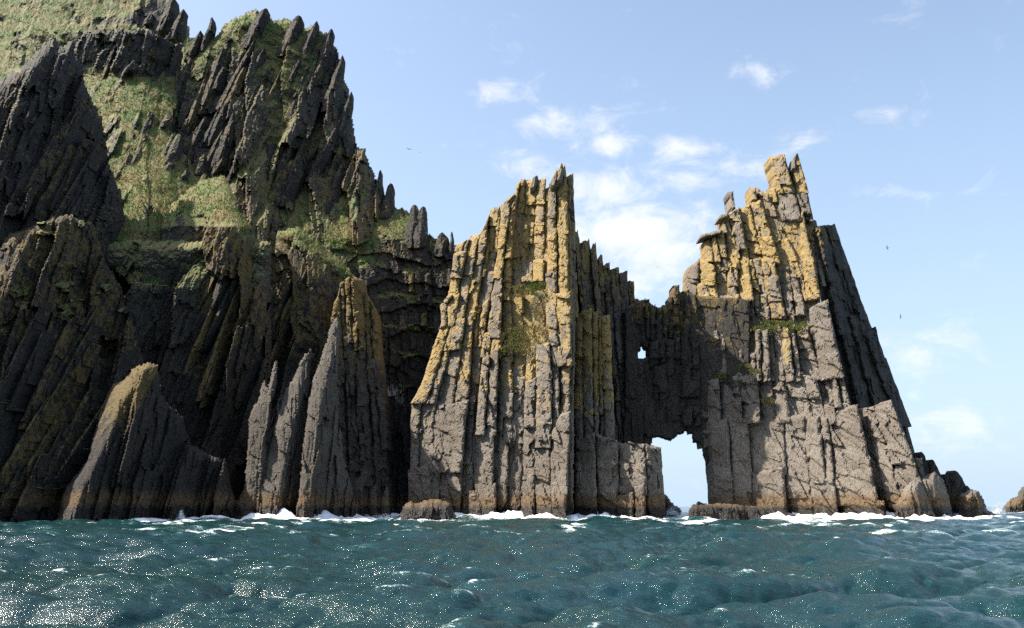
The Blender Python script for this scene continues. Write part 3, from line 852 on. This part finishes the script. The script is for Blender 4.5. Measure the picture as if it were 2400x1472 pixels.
# yellow ribs in front of the shaded flank
rbY = lambda x, y: 200.5 + 0.024 * (1205 - y) - 0.045 * (x - 1388)
for (x0, x1, t0, t1, xb0, xb1, pr) in ((1346, 1364, 742, 734, 1350, 1368, 0.5), (1364, 1386, 728, 720, 1368, 1390, 1.2), (1386, 1402, 732, 728, 1390, 1404, 0.2), (1402, 1411, 748, 742, 1404, 1416, -0.8), (1411, 1430, 740, 736, 1416, 1440, 0.4)):
    column(ls, line([(x0, 725), (xb0, 1040)]), line([(x1, 725), (xb1, 1040)]), (t0, t1), (1050, 1050), rbY, 120, pr, split=0.25, tilt=0.4, lich=st_lich(1040, 860, 0.95), step=6)
column(ls, line([(1340, 640), (1338, 740)]), line([(1352, 640), (1356, 740)]), (640, 636), (745, 745), rbY, 140, 2.0, split=0, lich=0.8)

DARK[0] = 0.6  # same stack rock, with the flank's shade painted into its colour
# shaded flank behind, facing the arch
rwY = lambda x, y: 207.0 + 0.020 * (1205 - y) + 0.11 * (x - 1350)
xs_t = [1348, 1362, 1386, 1400, 1412, 1428, 1450, 1470, 1484, 1492]
xs_b = [1400, 1414, 1428, 1440, 1452, 1464, 1476, 1488, 1500, 1516]
tp_ = [544, 562, 572, 598, 616, 628, 640, 656, 700]
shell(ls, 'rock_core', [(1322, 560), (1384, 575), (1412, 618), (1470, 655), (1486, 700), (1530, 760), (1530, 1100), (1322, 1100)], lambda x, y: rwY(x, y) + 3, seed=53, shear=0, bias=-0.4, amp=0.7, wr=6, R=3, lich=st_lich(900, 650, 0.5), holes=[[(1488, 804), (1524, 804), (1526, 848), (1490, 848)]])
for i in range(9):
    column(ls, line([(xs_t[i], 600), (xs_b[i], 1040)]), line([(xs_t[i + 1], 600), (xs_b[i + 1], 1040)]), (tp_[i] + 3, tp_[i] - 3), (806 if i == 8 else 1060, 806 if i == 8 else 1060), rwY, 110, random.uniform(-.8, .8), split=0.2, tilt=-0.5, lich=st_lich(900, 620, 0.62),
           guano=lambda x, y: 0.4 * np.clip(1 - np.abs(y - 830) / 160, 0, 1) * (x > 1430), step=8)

DARK[0] = 0.95  # arch shadow deepened by a near-black rock colour
# ------------------------------------------------------------------ rock arch between the stacks
ra = empty('rock_arch', ground_pt(1580, 222))
tag(ra, 'dark natural rock arch with a small window hole linking the two sea stacks', 'rock arch')
arY = lambda x, y: 219.0 + 0.012 * (1205 - y) - 0.055 * np.clip(x - 1600, 0, None)
arch_open = [(1490, 1300), (1508, 1100), (1511, 1020), (1514, 1030), (1540, 1024), (1560, 1030), (1572, 1034), (1590, 1018), (1602, 1016), (1606, 1010), (1609, 1018), (1619, 1016), (1622, 1036), (1640, 1040), (1646, 1064), (1654, 1090), (1664, 1098), (1668, 1114), (1660, 1128), (1662, 1300)]
win = [(1496, 838), (1497, 820), (1502, 816), (1503, 808), (1507, 818), (1518, 820), (1518, 834), (1505, 840)]
shell(ra, 'arch_wall', [(1455, 1240), (1465, 720), (1486, 708), (1494, 702), (1520, 700), (1530, 712), (1544, 720), (1562, 714), (1575, 694), (1577, 668), (1590, 670), (1598, 686), (1612, 682), (1640, 690), (1760, 700), (1760, 1240)], arY,
      seed=61, shear=0, bias=0.3, amp=0.6, big=0.4, wr=5, R=2, g=1.6, jag=4.5, worn=True, holes=[arch_open, win], back=9, lich=st_lich(900, 700, 0.55), guano=lambda x, y: 0.35 * np.clip((900 - y) / 150, 0, 1) * (x < 1600))
r = random.Random(21)
for (x0, x1, tpy, bpy_) in ((1490, 1503, 706, 790), (1503, 1512, 702, 800), (1512, 1522, 700, 790), (1522, 1536, 712, 800), (1536, 1552, 718, 806), (1552, 1566, 712, 800), (1566, 1578, 694, 790), (1576, 1592, 668, 760), (1591, 1602, 684, 770), (1602, 1616, 680, 780),
                            (1520, 1545, 800, 860), (1545, 1580, 796, 880), (1580, 1612, 776, 890), (1530, 1562, 855, 960), (1562, 1600, 876, 985), (1600, 1636, 780, 1000)):
    column(ra, line([(x0, 600), (x0 + 2, 1000)]), line([(x1, 600), (x1 + 2, 1000)]), (tpy + 2, tpy - 2), (bpy_, bpy_ + r.uniform(-8, 8)), arY, 42, 1.2, split=0.4, tilt=0.1, lich=st_lich(900, 700, 0.55), step=4)

DARK[0] = 0.0
# ------------------------------------------------------------------ right sea stack
rs = empty('sea_stack', ground_pt(1850, 205))
tag(rs, 'blocky ochre and grey sea stack with twin-pronged top, right of the arch', 'sea stack', 'twin sea stacks')
rsl = st_lich(850, 660, 0.66)


def rsY(px, py):
    y = 202 + 0.030 * (1205 - py) - 0.054 * (px - 1800)
    y = y + np.interp(py, [600, 612, 690, 700, 760, 775, 970, 985], [3.5, 2.6, 2.2, 1.6, 1.2, 0.6, 0.4, 0])
    return y + 0.02 * np.clip(1690 - px, 0, None) ** 1.0 * np.clip((1190 - py) / 200, 0, 1)


shell(rs, 'rock_core', [(1676, 1240), (1678, 1100), (1662, 1030), (1630, 960), (1616, 640), (1650, 600), (1655, 575), (1696, 520), (1730, 495), (1770, 470), (1806, 450), (1812, 400), (1840, 400), (1878, 420), (1912, 540), (1924, 690),
                        (1966, 870), (2000, 960), (2094, 950), (2150, 1120), (2200, 1240)], lambda x, y: rsY(x, y) + 2.0, seed=71, shear=0, bias=0.4, amp=0.8, wr=8, R=3, lich=rsl, back=6)


def tier(parent, xt, xb, yt, yb, tops, bots, Yf, mean, prouds=None, **kw):
    for i in range(len(xt) - 1):
        column(parent, line([(xt[i], yt), (xb[i], yb)]), line([(xt[i + 1], yt), (xb[i + 1], yb)]), tops[i], bots[i], Yf, mean, (prouds[i] if prouds else 0.0), **kw)


K = dict(lich=rsl, guano=wht)
# prongs and upper shaft
column(rs, line([(1802, 370), (1820, 440)]), line([(1842, 370), (1860, 440)]), (368, 362), (452, 452), rsY, 62, 1.6, split=0.0, jag=2.5, **K)
column(rs, line([(1848, 370), (1864, 440)]), line([(1873, 370), (1893, 440)]), (388, 362), (452, 452), rsY, 60, 1.4, split=0.0, jag=2.0, **K)
fin(rs, (1867, 360), (1862, 410), 8, 8, rsY, proud=3.0, lich=0.3, pw=0.4)
column(rs, line([(1818, 440), (1832, 505)]), line([(1864, 440), (1878, 505)]), (440, 436), (516, 516), rsY, 90, 1.2, split=0.0, lich=0.35)
column(rs, line([(1865, 440), (1881, 505)]), line([(1892, 440), (1904, 505)]), (445, 440), (518, 518), rsY, 45, 1.0, split=0.0, lich=0.3)
column(rs, line([(1868, 500), (1893, 690)]), line([(1884, 500), (1923, 690)]), (510, 492), (700, 700), rsY, 85, 2.2, split=0.0, lich=0.72)
column(rs, line([(1886, 505), (1925, 660)]), line([(1914, 520), (1936, 660)]), (512, 520), (670, 670), lambda x, y: rsY(x, y) + 2.0, 90, 0.0, split=0.0, tilt=-0.6, lich=0.4)
# small spike, ledge slab
column(rs, line([(1707, 450), (1714, 490)]), line([(1718, 450), (1724, 490)]), (450, 447), (500, 500), lambda x, y: rsY(x, y) + 1, 25, 0, split=0, lich=0.15, pvar=0.2, g=2.0)
block(rs, line([(1642, 556), (1646, 530)]), line([(1690, 556), (1692, 530)]), (549, 534), (558, 545), lambda x, y: rsY(x, y), 3.2, 0.0, name='rock_slab', amp=0.4, lich=0.1)
block(rs, line([(1684, 512), (1690, 498)]), line([(1708, 512), (1706, 498)]), (504, 499), (512, 508), lambda x, y: rsY(x, y), 2.6, 0.0, name='rock_slab', amp=0.4, lich=0.1)
# tier A
tier(rs, [1640, 1668, 1690, 1706, 1736, 1762, 1792, 1820], [1660, 1690, 1708, 1740, 1758, 1792, 1832, 1872], 500, 625,
     [(566, 552), (550, 540), (506, 498), (498, 488), (490, 478), (474, 470), (450, 452)], [(636, 634), (634, 632), (632, 630), (630, 626), (626, 622), (620, 616), (615, 610)], rsY, 52,
     [0.6, 0.2, 0.3, 1.0, -0.4, 0.8, -0.2], split=0.35, **K)
tier(rs, [1758, 1772, 1790], [1762, 1776, 1796], 436, 480, [(440, 436), (442, 448)], [(484, 484), (484, 484)], lambda x, y: rsY(x, y) + 1, 30, split=0.2, **K)
tier(rs, [1790, 1802, 1818], [1800, 1814, 1830], 440, 500, [(464, 458), (442, 438)], [(506, 506), (506, 506)], lambda x, y: rsY(x, y) + .5, 45, split=0.0, **K)
# tier B
tier(rs, [1612, 1640, 1674, 1704, 1752, 1784, 1816, 1846, 1872], [1608, 1634, 1680, 1706, 1765, 1800, 1832, 1858, 1896], 610, 695,
     [(628, 606), (604, 622), (622, 618), (620, 612), (610, 606), (606, 600), (602, 598), (600, 596)], [(706, 704)] * 8, rsY, 48, [-0.6, 0.4, -0.2, 0.2, -0.6, 0.9, -0.2, 0.4], split=0.35, **K)
# tier C
tier(rs, [1610, 1640, 1682, 1732, 1766, 1800, 1832, 1880], [1606, 1644, 1692, 1736, 1772, 1806, 1850, 1896], 695, 770,
     [(702, 694), (690, 684), (694, 690), (692, 690), (692, 688), (692, 690), (694, 690)], [(800, 790), (785, 780)] + [(776, 774)] * 5, rsY, 40, [-0.5, 0.6, 0.2, -0.3, 0.2, -0.1, -0.6], split=0.5, **K)
# big pale slab
column(rs, line([(1893, 712), (1926, 870)]), line([(1938, 700), (1974, 870)]), (722, 700), (890, 884), rsY, 170, 1.8, split=0.0, tilt=0.25, lich=0.08, slant=0.3)
# tier D1 / D2
tier(rs, [1622, 1668, 1696, 1740, 1772, 1798, 1830, 1862, 1892], [1640, 1668, 1704, 1744, 1772, 1806, 1842, 1876, 1926], 770, 880,
     [(790, 770), (772, 764), (780, 774), (774, 772), (776, 770), (772, 770), (774, 768), (776, 770)], [(896, 890)] * 8, rsY, 70, [-0.3, 0.7, 0.3, -0.3, 0.4, -0.4, 0.5, -0.5], split=0.45, lich=st_lich(930, 760, 0.45))
tier(rs, [1650, 1682, 1732, 1776, 1806, 1838, 1882, 1912, 1946, 1974], [1660, 1692, 1742, 1782, 1820, 1852, 1906, 1936, 1960, 2002], 875, 980,
     [(890, 886), (886, 872), (878, 868), (872, 866), (868, 862), (862, 868), (876, 880), (884, 876), (882, 874)], [(992, 990)] * 9, rsY, 62, [-0.3, 0.2, 0.6, -0.5, 0.3, -0.4, 0.7, -0.3, 0.8], split=0.3, lich=0.04)
column(rs, line([(1616, 780), (1640, 1000)]), line([(1650, 780), (1668, 1000)]), (790, 780), (1050, 1045), lambda x, y: rsY(x, y) + 1.5, 90, 0.0, split=0.3, tilt=0.2)
# massive foot
tier(rs, [1660, 1706, 1752, 1833, 1886, 1944], [1674, 1720, 1768, 1847, 1906, 1966], 980, 1205,
     [(984, 980), (982, 978), (980, 976), (976, 972), (974, 976), (980, 984)][:5], [(1240, 1240)] * 5, rsY, lambda py: 105, [-0.2, 0.1, 0.7, 0.4, 1.0], split=0.25, tilt=0.2, g=2.4, amp=0.75)
column(rs, line([(1944, 960), (1966, 1205)]), line([(2008, 950), (2066, 1205)]), (972, 946), (1240, 1240), rsY, 95, 2.4, split=0.25, tilt=0.3, pvar=0.4)
tier(rs, [2008, 2030, 2052, 2094], [2066, 2082, 2128, 2190], 955, 1205, [(958, 954), (956, 952), (958, 936)], [(1240, 1240)] * 3, lambda x, y: rsY(x, y) - 0.5, 150, [-2.4, 0.0, 2.0], split=0.0, tilt=0.45, pvar=0.2)
block(rs, line([(2140, 1070), (2155, 1140)]), line([(2160, 1070), (2172, 1140)]), (1076, 1072), (1150, 1150), lambda x, y: rsY(x, y), 1.0, 0.3)

DARK[0] = 0.8  # right flank: shade laid into the colour of the same rock
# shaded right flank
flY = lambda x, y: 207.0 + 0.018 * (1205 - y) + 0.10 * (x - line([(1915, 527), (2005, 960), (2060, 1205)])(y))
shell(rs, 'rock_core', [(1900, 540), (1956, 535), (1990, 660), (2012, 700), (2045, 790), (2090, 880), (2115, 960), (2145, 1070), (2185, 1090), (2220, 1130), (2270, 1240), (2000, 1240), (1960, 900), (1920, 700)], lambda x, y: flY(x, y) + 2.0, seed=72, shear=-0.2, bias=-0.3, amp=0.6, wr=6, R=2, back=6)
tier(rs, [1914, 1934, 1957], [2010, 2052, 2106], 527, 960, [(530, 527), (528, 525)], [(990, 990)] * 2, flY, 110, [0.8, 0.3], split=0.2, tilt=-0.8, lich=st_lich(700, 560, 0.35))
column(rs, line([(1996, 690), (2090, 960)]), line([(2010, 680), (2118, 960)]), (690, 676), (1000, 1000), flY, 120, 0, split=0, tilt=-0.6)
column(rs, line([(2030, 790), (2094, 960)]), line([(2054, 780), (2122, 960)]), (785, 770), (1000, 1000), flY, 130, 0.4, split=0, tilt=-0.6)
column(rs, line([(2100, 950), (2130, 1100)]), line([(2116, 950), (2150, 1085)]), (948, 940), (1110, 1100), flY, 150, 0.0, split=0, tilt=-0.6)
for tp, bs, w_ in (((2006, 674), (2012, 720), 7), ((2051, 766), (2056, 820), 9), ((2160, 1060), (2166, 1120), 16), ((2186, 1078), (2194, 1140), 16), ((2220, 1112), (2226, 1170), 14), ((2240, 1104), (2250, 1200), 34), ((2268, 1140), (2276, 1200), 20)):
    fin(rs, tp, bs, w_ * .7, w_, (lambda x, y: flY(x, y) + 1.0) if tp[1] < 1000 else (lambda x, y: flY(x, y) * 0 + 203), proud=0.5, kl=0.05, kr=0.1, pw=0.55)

DARK[0] = 0.0
# foot boulders of the right stack
def boulder(name, label, poly, Y, seed, cat='rock', parent=None, lich=0.0, kx=0.0, R=9, wr=30, amp=0.6, group=None, back=6):
    o = empty(name, ground_pt(sum(p[0] for p in poly) / len(poly), Y)) if parent is None else parent
    if parent is None:
        tag(o, label, cat, group)
    cx = sum(p[0] for p in poly) / len(poly)
    shell(o, 'rock_mass' if parent is None else 'rock_block', poly, lambda x, y: Y + kx * (x - cx) + 0.02 * (1205 - y), seed=seed, shear=0.1, bias=0.3, amp=amp, big=0.3, wr=wr, R=R, g=2.4, jag=3, back=back, lich=lich)
    return o


boulder('rock', '', [(2090, 1240), (2098, 1180), (2118, 1140), (2140, 1122), (2158, 1126), (2172, 1150), (2190, 1200), (2205, 1240)], 176, 81, parent=rs, kx=-0.02, R=5)
boulder('rock', '', [(2150, 1122), (2170, 1110), (2192, 1102), (2214, 1124), (2226, 1160), (2244, 1240), (2170, 1240)], 180, 82, parent=rs, kx=0.0, R=5)
boulder('rock', '', [(2242, 1240), (2246, 1160), (2272, 1146), (2292, 1148), (2310, 1172), (2318, 1194), (2338, 1205), (2350, 1240)], 186, 83, parent=rs, kx=0.0, R=5)

# ------------------------------------------------------------------ rocks in the water
DARK[0] = 0.6
boulder('wave_washed_rock', 'dark domed rock awash in surf before the left sea stack', [(922, 1290), (934, 1215), (942, 1185), (962, 1172), (978, 1178), (990, 1170), (1030, 1168), (1056, 1178), (1070, 1205), (1078, 1290)], 158, 91, amp=0.5, R=6, wr=22)
boulder('rock_ledge', 'long low weed-brown rock shelf below the right sea stack', [(1604, 1280), (1612, 1196), (1622, 1181), (1680, 1177), (1740, 1181), (1790, 1186), (1828, 1196), (1860, 1204), (1900, 1210), (1940, 1216), (1976, 1216), (1992, 1228), (1994, 1280)], 172, 92, amp=0.6, R=5, wr=12)
boulder('wave_washed_rock', 'small jagged rock behind the arch opening by the water', [(1540, 1260), (1548, 1150), (1566, 1160), (1580, 1180), (1598, 1190), (1604, 1260)], 238, 93, amp=0.5, R=5, wr=14)
boulder('wave_washed_rock', 'hazy brown rock rising from surf at the picture edge, far beyond the arch stack', [(2338, 1260), (2348, 1190), (2362, 1172), (2380, 1160), (2392, 1140), (2410, 1134), (2450, 1110), (2520, 1130), (2600, 1190), (2620, 1260)], 330, 94, amp=1.0, R=9, wr=22)
for lab, poly in (('tilted jagged stone standing tallest in the dark cove', [(826, 1250), (830, 1130), (846, 1112), (856, 1100), (862, 1106), (858, 1130), (852, 1150), (862, 1250)]),
                  ('narrow upright stone in the middle of the dark cove', [(858, 1250), (864, 1155), (876, 1130), (884, 1132), (886, 1150), (892, 1250)]),
                  ('stubby stone in the dark cove nearest the domed rock', [(884, 1250), (892, 1170), (902, 1142), (910, 1138), (912, 1160), (918, 1250)])):
    boulder('jagged_stone', lab, poly, 196, 95 + len(lab), amp=0.5, R=2, wr=6, group='stones in the cove')
isl = boulder('distant_island', 'tiny hazy island on the horizon seen through the arch', [(1618, 1192), (1626, 1182), (1634, 1174), (1640, 1171), (1646, 1177), (1660, 1180), (1680, 1184), (1710, 1192)], 4200, 98, cat='island', amp=4, R=120, wr=8, back=200)

# ------------------------------------------------------------------ turf on ledges
def blades(parent, pts, n, hgt, seed, name='grass'):
    r_ = np.random.default_rng(seed)
    c = pts[r_.integers(0, len(pts), n)] + r_.normal(0, 0.15, (n, 3))
    h = hgt * r_.uniform(0.5, 1.3, n)
    a = r_.uniform(0, 2 * np.pi, n)
    wd_ = 0.10 + 0.10 * r_.random(n)
    ux, uy = np.cos(a) * wd_, np.sin(a) * wd_
    lx, ly = r_.normal(0.1, .35, n) * h, r_.normal(-0.15, .35, n) * h
    A = c + np.stack([-ux, -uy, -0.3 * h], -1)
    B = c + np.stack([ux, uy, -0.3 * h], -1)
    T = c + np.stack([lx, ly, h], -1)
    V = np.stack([A, B, T], 1).reshape(-1, 3)
    F = np.arange(3 * n).reshape(-1, 3)
    o = mesh_obj(name, V, F, GRASS, parent)
    tag(o, 'tussocky green and straw turf', kind='stuff')
    return o


pts = np.concatenate([p for p, _ in GRASS_PTS[head.name]])
blades(head, pts, 64000, 0.7, 5)


def ledge_turf(parent, poly, Yf, seed, n, proud=1.0):
    q = np.array(poly, float)
    r_ = np.random.default_rng(seed)
    x, y = r_.uniform(q[:, 0].min(), q[:, 0].max(), 6000), r_.uniform(q[:, 1].min(), q[:, 1].max(), 6000)
    k = inside(x, y, poly) & (fbm(x / 12, y / 8, 3, seed) > 0.42)
    x, y = x[k], y[k]
    blades(parent, P(x, y, Yf(x, y) - proud + r_.uniform(-1, .6, len(x))), n, 0.32, seed)


ledge_turf(ls, [(1200, 670), (1276, 660), (1284, 700), (1240, 690), (1210, 700)], lsY, 31, 1100, 0.4)
ledge_turf(ls, [(1180, 772), (1240, 762), (1284, 760), (1284, 800), (1230, 822), (1170, 834)], lsY, 32, 1700, 0.6)
ledge_turf(rs, [(1700, 758), (1800, 752), (1890, 756), (1890, 774), (1800, 776), (1700, 776)], rsY, 33, 2200, 0.9)
for (x, y) in ((1690, 880), (1770, 872), (1800, 940), (1745, 860)):
    ledge_turf(rs, [(x - 14, y - 5), (x + 14, y - 6), (x + 14, y + 6), (x - 14, y + 7)], rsY, 40 + x % 7, 260, 0.9)

# ------------------------------------------------------------------ sea
def build_sea():
    th = np.concatenate([np.linspace(-math.pi, math.radians(-46), 24)[:-1], np.radians(np.linspace(-46, 46, 780)), np.linspace(math.radians(46), math.pi, 24)[1:]])
    rr = np.concatenate([np.geomspace(3.0, 10, 14)[:-1], np.geomspace(10, 420, 700), np.geomspace(420, 14000, 40)[1:]])
    T, R_ = np.meshgrid(th, rr)
    x, y = R_ * np.sin(T), R_ * np.cos(T)
    sp_ = np.maximum(np.gradient(rr)[:, None] * np.ones_like(T), 0.0) * 0.9
    # wind sea from a directional spectrum, one 110 m tile at several cut-offs so that far water does not alias
    r_ = np.random.default_rng(11)
    N, LT = 1024, 110.0
    k1 = np.fft.fftfreq(N, LT / N) * 2 * np.pi
    KX, KY = np.meshgrid(k1, k1)
    K_ = np.hypot(KX, KY) + 1e-9
    wa = math.radians(-52)
    cs_ = (KX * math.cos(wa) + KY * math.sin(wa)) / K_
    Lw = 2.0
    spec = np.exp(-1 / (K_ * Lw) ** 2) / K_ ** 3.85 * (0.12 + np.maximum(cs_, 0) ** 2) * np.exp(-(K_ * 0.02) ** 2)
    spec[0, 0] = 0
    h0 = np.sqrt(spec) * (r_.normal(size=(N, N)) + 1j * r_.normal(size=(N, N)))
    var = np.mean(np.abs(np.fft.ifft2(1j * K_ * h0)) ** 2) / 2
    h0 *= 0.48 / np.sqrt(var)                         # rms slope of the whole sea
    cuts = [0.22, 0.45, 0.9, 1.8, 3.6, 8.0]
    fields = []
    for c_ in cuts:
        h = h0 * np.exp(-(K_ * c_ / (2 * np.pi)) ** 4)
        f_ = lambda a: np.real(np.fft.ifft2(a))
        ch = 0.85
        ddx, ddy = f_(-1j * KX / K_ * h) * ch, f_(-1j * KY / K_ * h) * ch
        sxx, syy, sxy = f_(KX * KX / K_ * h) * ch, f_(KY * KY / K_ * h) * ch, f_(KX * KY / K_ * h) * ch
        fields.append(np.stack([f_(h), ddx, ddy, 1 - ((1 - sxx) * (1 - syy) - sxy ** 2)], -1))
    lev = np.clip(np.interp(np.log(np.maximum(sp_, 1e-3) * 1.3), np.log(cuts), np.arange(len(cuts))), 0, len(cuts) - 1)
    gx_, gy_ = x / LT * N, y / LT * N
    i0, j0 = np.floor(gx_).astype(int), np.floor(gy_).astype(int)
    fx_, fy_ = (gx_ - i0)[..., None], (gy_ - j0)[..., None]
    out = np.zeros(x.shape + (4,))
    for l_ in range(len(cuts)):
        wt = np.clip(1 - np.abs(lev - l_), 0, 1)
        rows = np.nonzero(wt.max(1) > 0)[0]
        if not len(rows):
            continue
        a_, b_ = rows[0], rows[-1] + 1
        F_ = fields[l_]
        ii, jj = i0[a_:b_] % N, j0[a_:b_] % N
        ii1, jj1 = (ii + 1) % N, (jj + 1) % N
        fx, fy = fx_[a_:b_], fy_[a_:b_]
        v_ = (F_[jj, ii] * (1 - fx) + F_[jj, ii1] * fx) * (1 - fy) + (F_[jj1, ii] * (1 - fx) + F_[jj1, ii1] * fx) * fy
        out[a_:b_] += v_ * wt[a_:b_, :, None]
    H, DX, DY, J = out[..., 0], out[..., 1], out[..., 2], out[..., 3]
    print('SEA Hs', 4 * H.std(), 'J', np.percentile(J, [50, 90, 99, 99.9]))
    # surf: closeness to rock at sea level
    W_ = np.concatenate(WATERLINE)
    gx, gy, cs = np.arange(-150, 190), np.arange(60, 440), 1.0
    den = np.zeros((len(gy), len(gx)))
    ix, iy = (W_[:, 0] + 150).astype(int), (W_[:, 1] - 60).astype(int)
    k = (ix >= 0) & (iy >= 0) & (ix < len(gx)) & (iy < len(gy))
    den[iy[k], ix[k]] = 1

    def blur(a, n_):
        for _ in range(n_):
            a = (a + np.roll(a, 1, 0) + np.roll(a, -1, 0) + np.roll(a, 1, 1) + np.roll(a, -1, 1)) / 5
        return a
    near = np.clip(blur(den, 55) * 4.0, 0, 1)
    wide = np.clip(blur(den, 220) * 6, 0, 1)
    jx, jy = np.clip((x + 150), 0, len(gx) - 1).astype(int), np.clip((y - 60), 0, len(gy) - 1).astype(int)
    ok = (x > -150) & (x < 189) & (y > 61) & (y < 438)
    nr = np.where(ok, near[jy, jx], 0)
    wi = np.where(ok, wide[jy, jx], 0)
    # the swell breaks harder on the open side than under the left cliff
    open_ = np.clip((x + 75) / 30, 0.25, 1)
    glint_gusts = np.clip((fbm(x / 22, y / 16, 3, 97) - 0.36) * 3, 0, 1) * (1 + 0.5 * np.clip(-x / 30, 0, 1))  # whitecap patches, thickened at left where white flecks stand in for sun glints
    crest = np.clip((J - 0.70 + 0.22 * glint_gusts) * 2.4, 0, 1)
    patch = np.clip((fbm(x / 9, y / 5, 4, 71) - 0.57) * 5, 0, 1) * np.clip((y - 40) / 60, 0, 1) * np.clip(1 - (y - 150) / 80, 0, 1)
    foam = np.clip(0.66 * nr * open_ + 1.0 * wi * open_ * fbm(x / 5, y / 3, 4, 72) * 1.5 + np.minimum(0.48, 0.75 * crest) + 0.72 * patch, 0, 1)
    foam = foam * np.clip(1 - (y - 420) / 200, 0, 1)
    H += (nr * 1.0 + wi * 0.25) * open_ * (np.clip(fbm(x / 5.5, y / 3.0, 4, 73) - 0.40, 0, 1) * 3.0 + 1.0 * (fbm(x / 0.9, y / 0.9, 3, 74) - 0.45))
    fade = np.clip((R_ - 3) / 4, 0, 1)
    V = np.stack([x + DX * fade, y + DY * fade, H * fade - 0.1], -1).reshape(-1, 3)
    o = mesh_obj('sea', V, grid_faces(*x.shape)[:, ::-1], SEA, None, {'foam': foam}, smooth=True)
    tag(o, 'choppy green-blue sea with glints and broken surf', kind='structure')


build_sea()

# spray thrown up where swell hits rock
def spray(name, label, px, py, Y, wpx, hpx, n, seed):
    r_ = np.random.default_rng(seed)
    t_ = r_.random(n) ** 1.6
    a = r_.normal(0, 1, n)
    x = px + a * wpx * 0.4 * (0.4 + t_)
    y = py - t_ * hpx * np.exp(-0.35 * a * a) * r_.uniform(0.5, 1.1, n)
    c = P(x, y, Y + r_.normal(0, .6, n))
    sz = r_.uniform(0.04, 0.20, n) * (1.15 - t_)
    d = r_.normal(0, 1, (n, 4, 3))
    d /= np.linalg.norm(d, axis=2, keepdims=True)
    V = (c[:, None, :] + d * sz[:, None, None]).reshape(-1, 3)
    i = np.arange(n) * 4
    F = np.concatenate([np.stack([i, i + 1, i + 2], -1), np.stack([i, i + 1, i + 3], -1), np.stack([i, i + 2, i + 3], -1), np.stack([i + 1, i + 2, i + 3], -1)])
    o = mesh_obj(name, V, F, SPRAY)
    tag(o, label, 'spray', kind='stuff')


spray('sea_spray', 'thin plume of spray against the dark cliff foot', 425, 1214, 168, 10, 26, 900, 1)
spray('sea_spray', 'surf bursting in the dark cove beside the domed rock', 905, 1222, 180, 46, 22, 2600, 2)
spray('sea_spray', 'breaking wave to the right of the domed rock', 1120, 1222, 172, 60, 20, 2600, 3)
spray('sea_spray', 'surf breaking at the foot of the leaning pinnacles', 690, 1226, 172, 90, 16, 2600, 4)
spray('sea_spray', 'spray in the arch mouth against the small rock', 1575, 1206, 214, 24, 26, 1800, 5)
spray('sea_spray', 'spray flung up beside the hazy rock at the edge', 2338, 1206, 300, 34, 34, 2600, 6)
spray('sea_spray', 'white surf along the boulder feet of the right sea stack', 2200, 1216, 190, 150, 12, 3600, 7)

# ------------------------------------------------------------------ gulls
def gull(label, px, py, Y, span, head_, roll, flap, m):
    """one continuous bird: body, tail, two cranked wings"""
    prof = [(-0.55, .02, .01), (-0.42, .07, .02), (-0.2, .07, .06), (0.05, .09, .08), (0.25, .07, .07), (0.38, .05, .05), (0.46, .045, .045), (0.54, .015, .012)]
    V, F = [], []
    for (yy, rx, rz) in prof:
        for k in range(8):
            a = k * math.pi / 4
            V.append((rx * math.cos(a), yy, rz * math.sin(a)))
    for i in range(len(prof) - 1):
        for k in range(8):
            F.append((i * 8 + k, i * 8 + (k + 1) % 8, i * 8 + 8 + (k + 1) % 8, i * 8 + 8 + k))
    for s in (-1, 1):
        n0 = len(V)
        for (xx, yf, yb, zz) in ((0.05, .22, -.08, .03), (0.30, .26, -.04, .03 + .16 * flap), (0.62, .16, -.06, .03 + .20 * flap), (0.95, -.06, -.12, .03 + .06 * flap)):
            V += [(s * xx, yf, zz), (s * xx, yb, zz - .01), (s * xx, (yf + yb) / 2, zz + .025)]
        for i in range(3):
            q = n0 + 3 * i
            F += [(q, q + 2, q + 5, q + 3), (q + 2, q + 1, q + 4, q + 5), (q + 1, q, q + 3, q + 4)]
    V = np.array(V) * span / 1.9
    ch, sh, cr, sr = math.cos(head_), math.sin(head_), math.cos(roll), math.sin(roll)
    V = V @ np.array([[cr, 0, -sr], [0, 1, 0], [sr, 0, cr]]) @ np.array([[ch, sh, 0], [-sh, ch, 0], [0, 0, 1]])
    c = P(px, py, Y)
    o = empty('gull', tuple(c))
    mesh_obj('body', V + c, F, m, o)
    tag(o, label, 'gull', 'gulls in flight')


gull('gull gliding level, higher of the pair left of the spired stack', 959, 350, 150, 1.3, 0.3, 0.1, 1.0, GULLG)
gull('gull banking steeply, lower of the pair left of the spired stack', 985, 356, 150, 1.2, 0.8, -0.6, 0.8, GULLG)
gull('gull in open sky beside the right stack, above the other', 2080, 581, 160, 1.2, 1.0, 0.6, 0.7, GULLG)
gull('gull flying lowest in open sky beyond the right stack', 2111, 742, 160, 1.0, 1.3, 1.2, 0.6, GULLG)
gull('white gull over the saddle between the two stacks', 1540, 627, 190, 0.9, 0.5, 0.2, 0.6, GULLW)
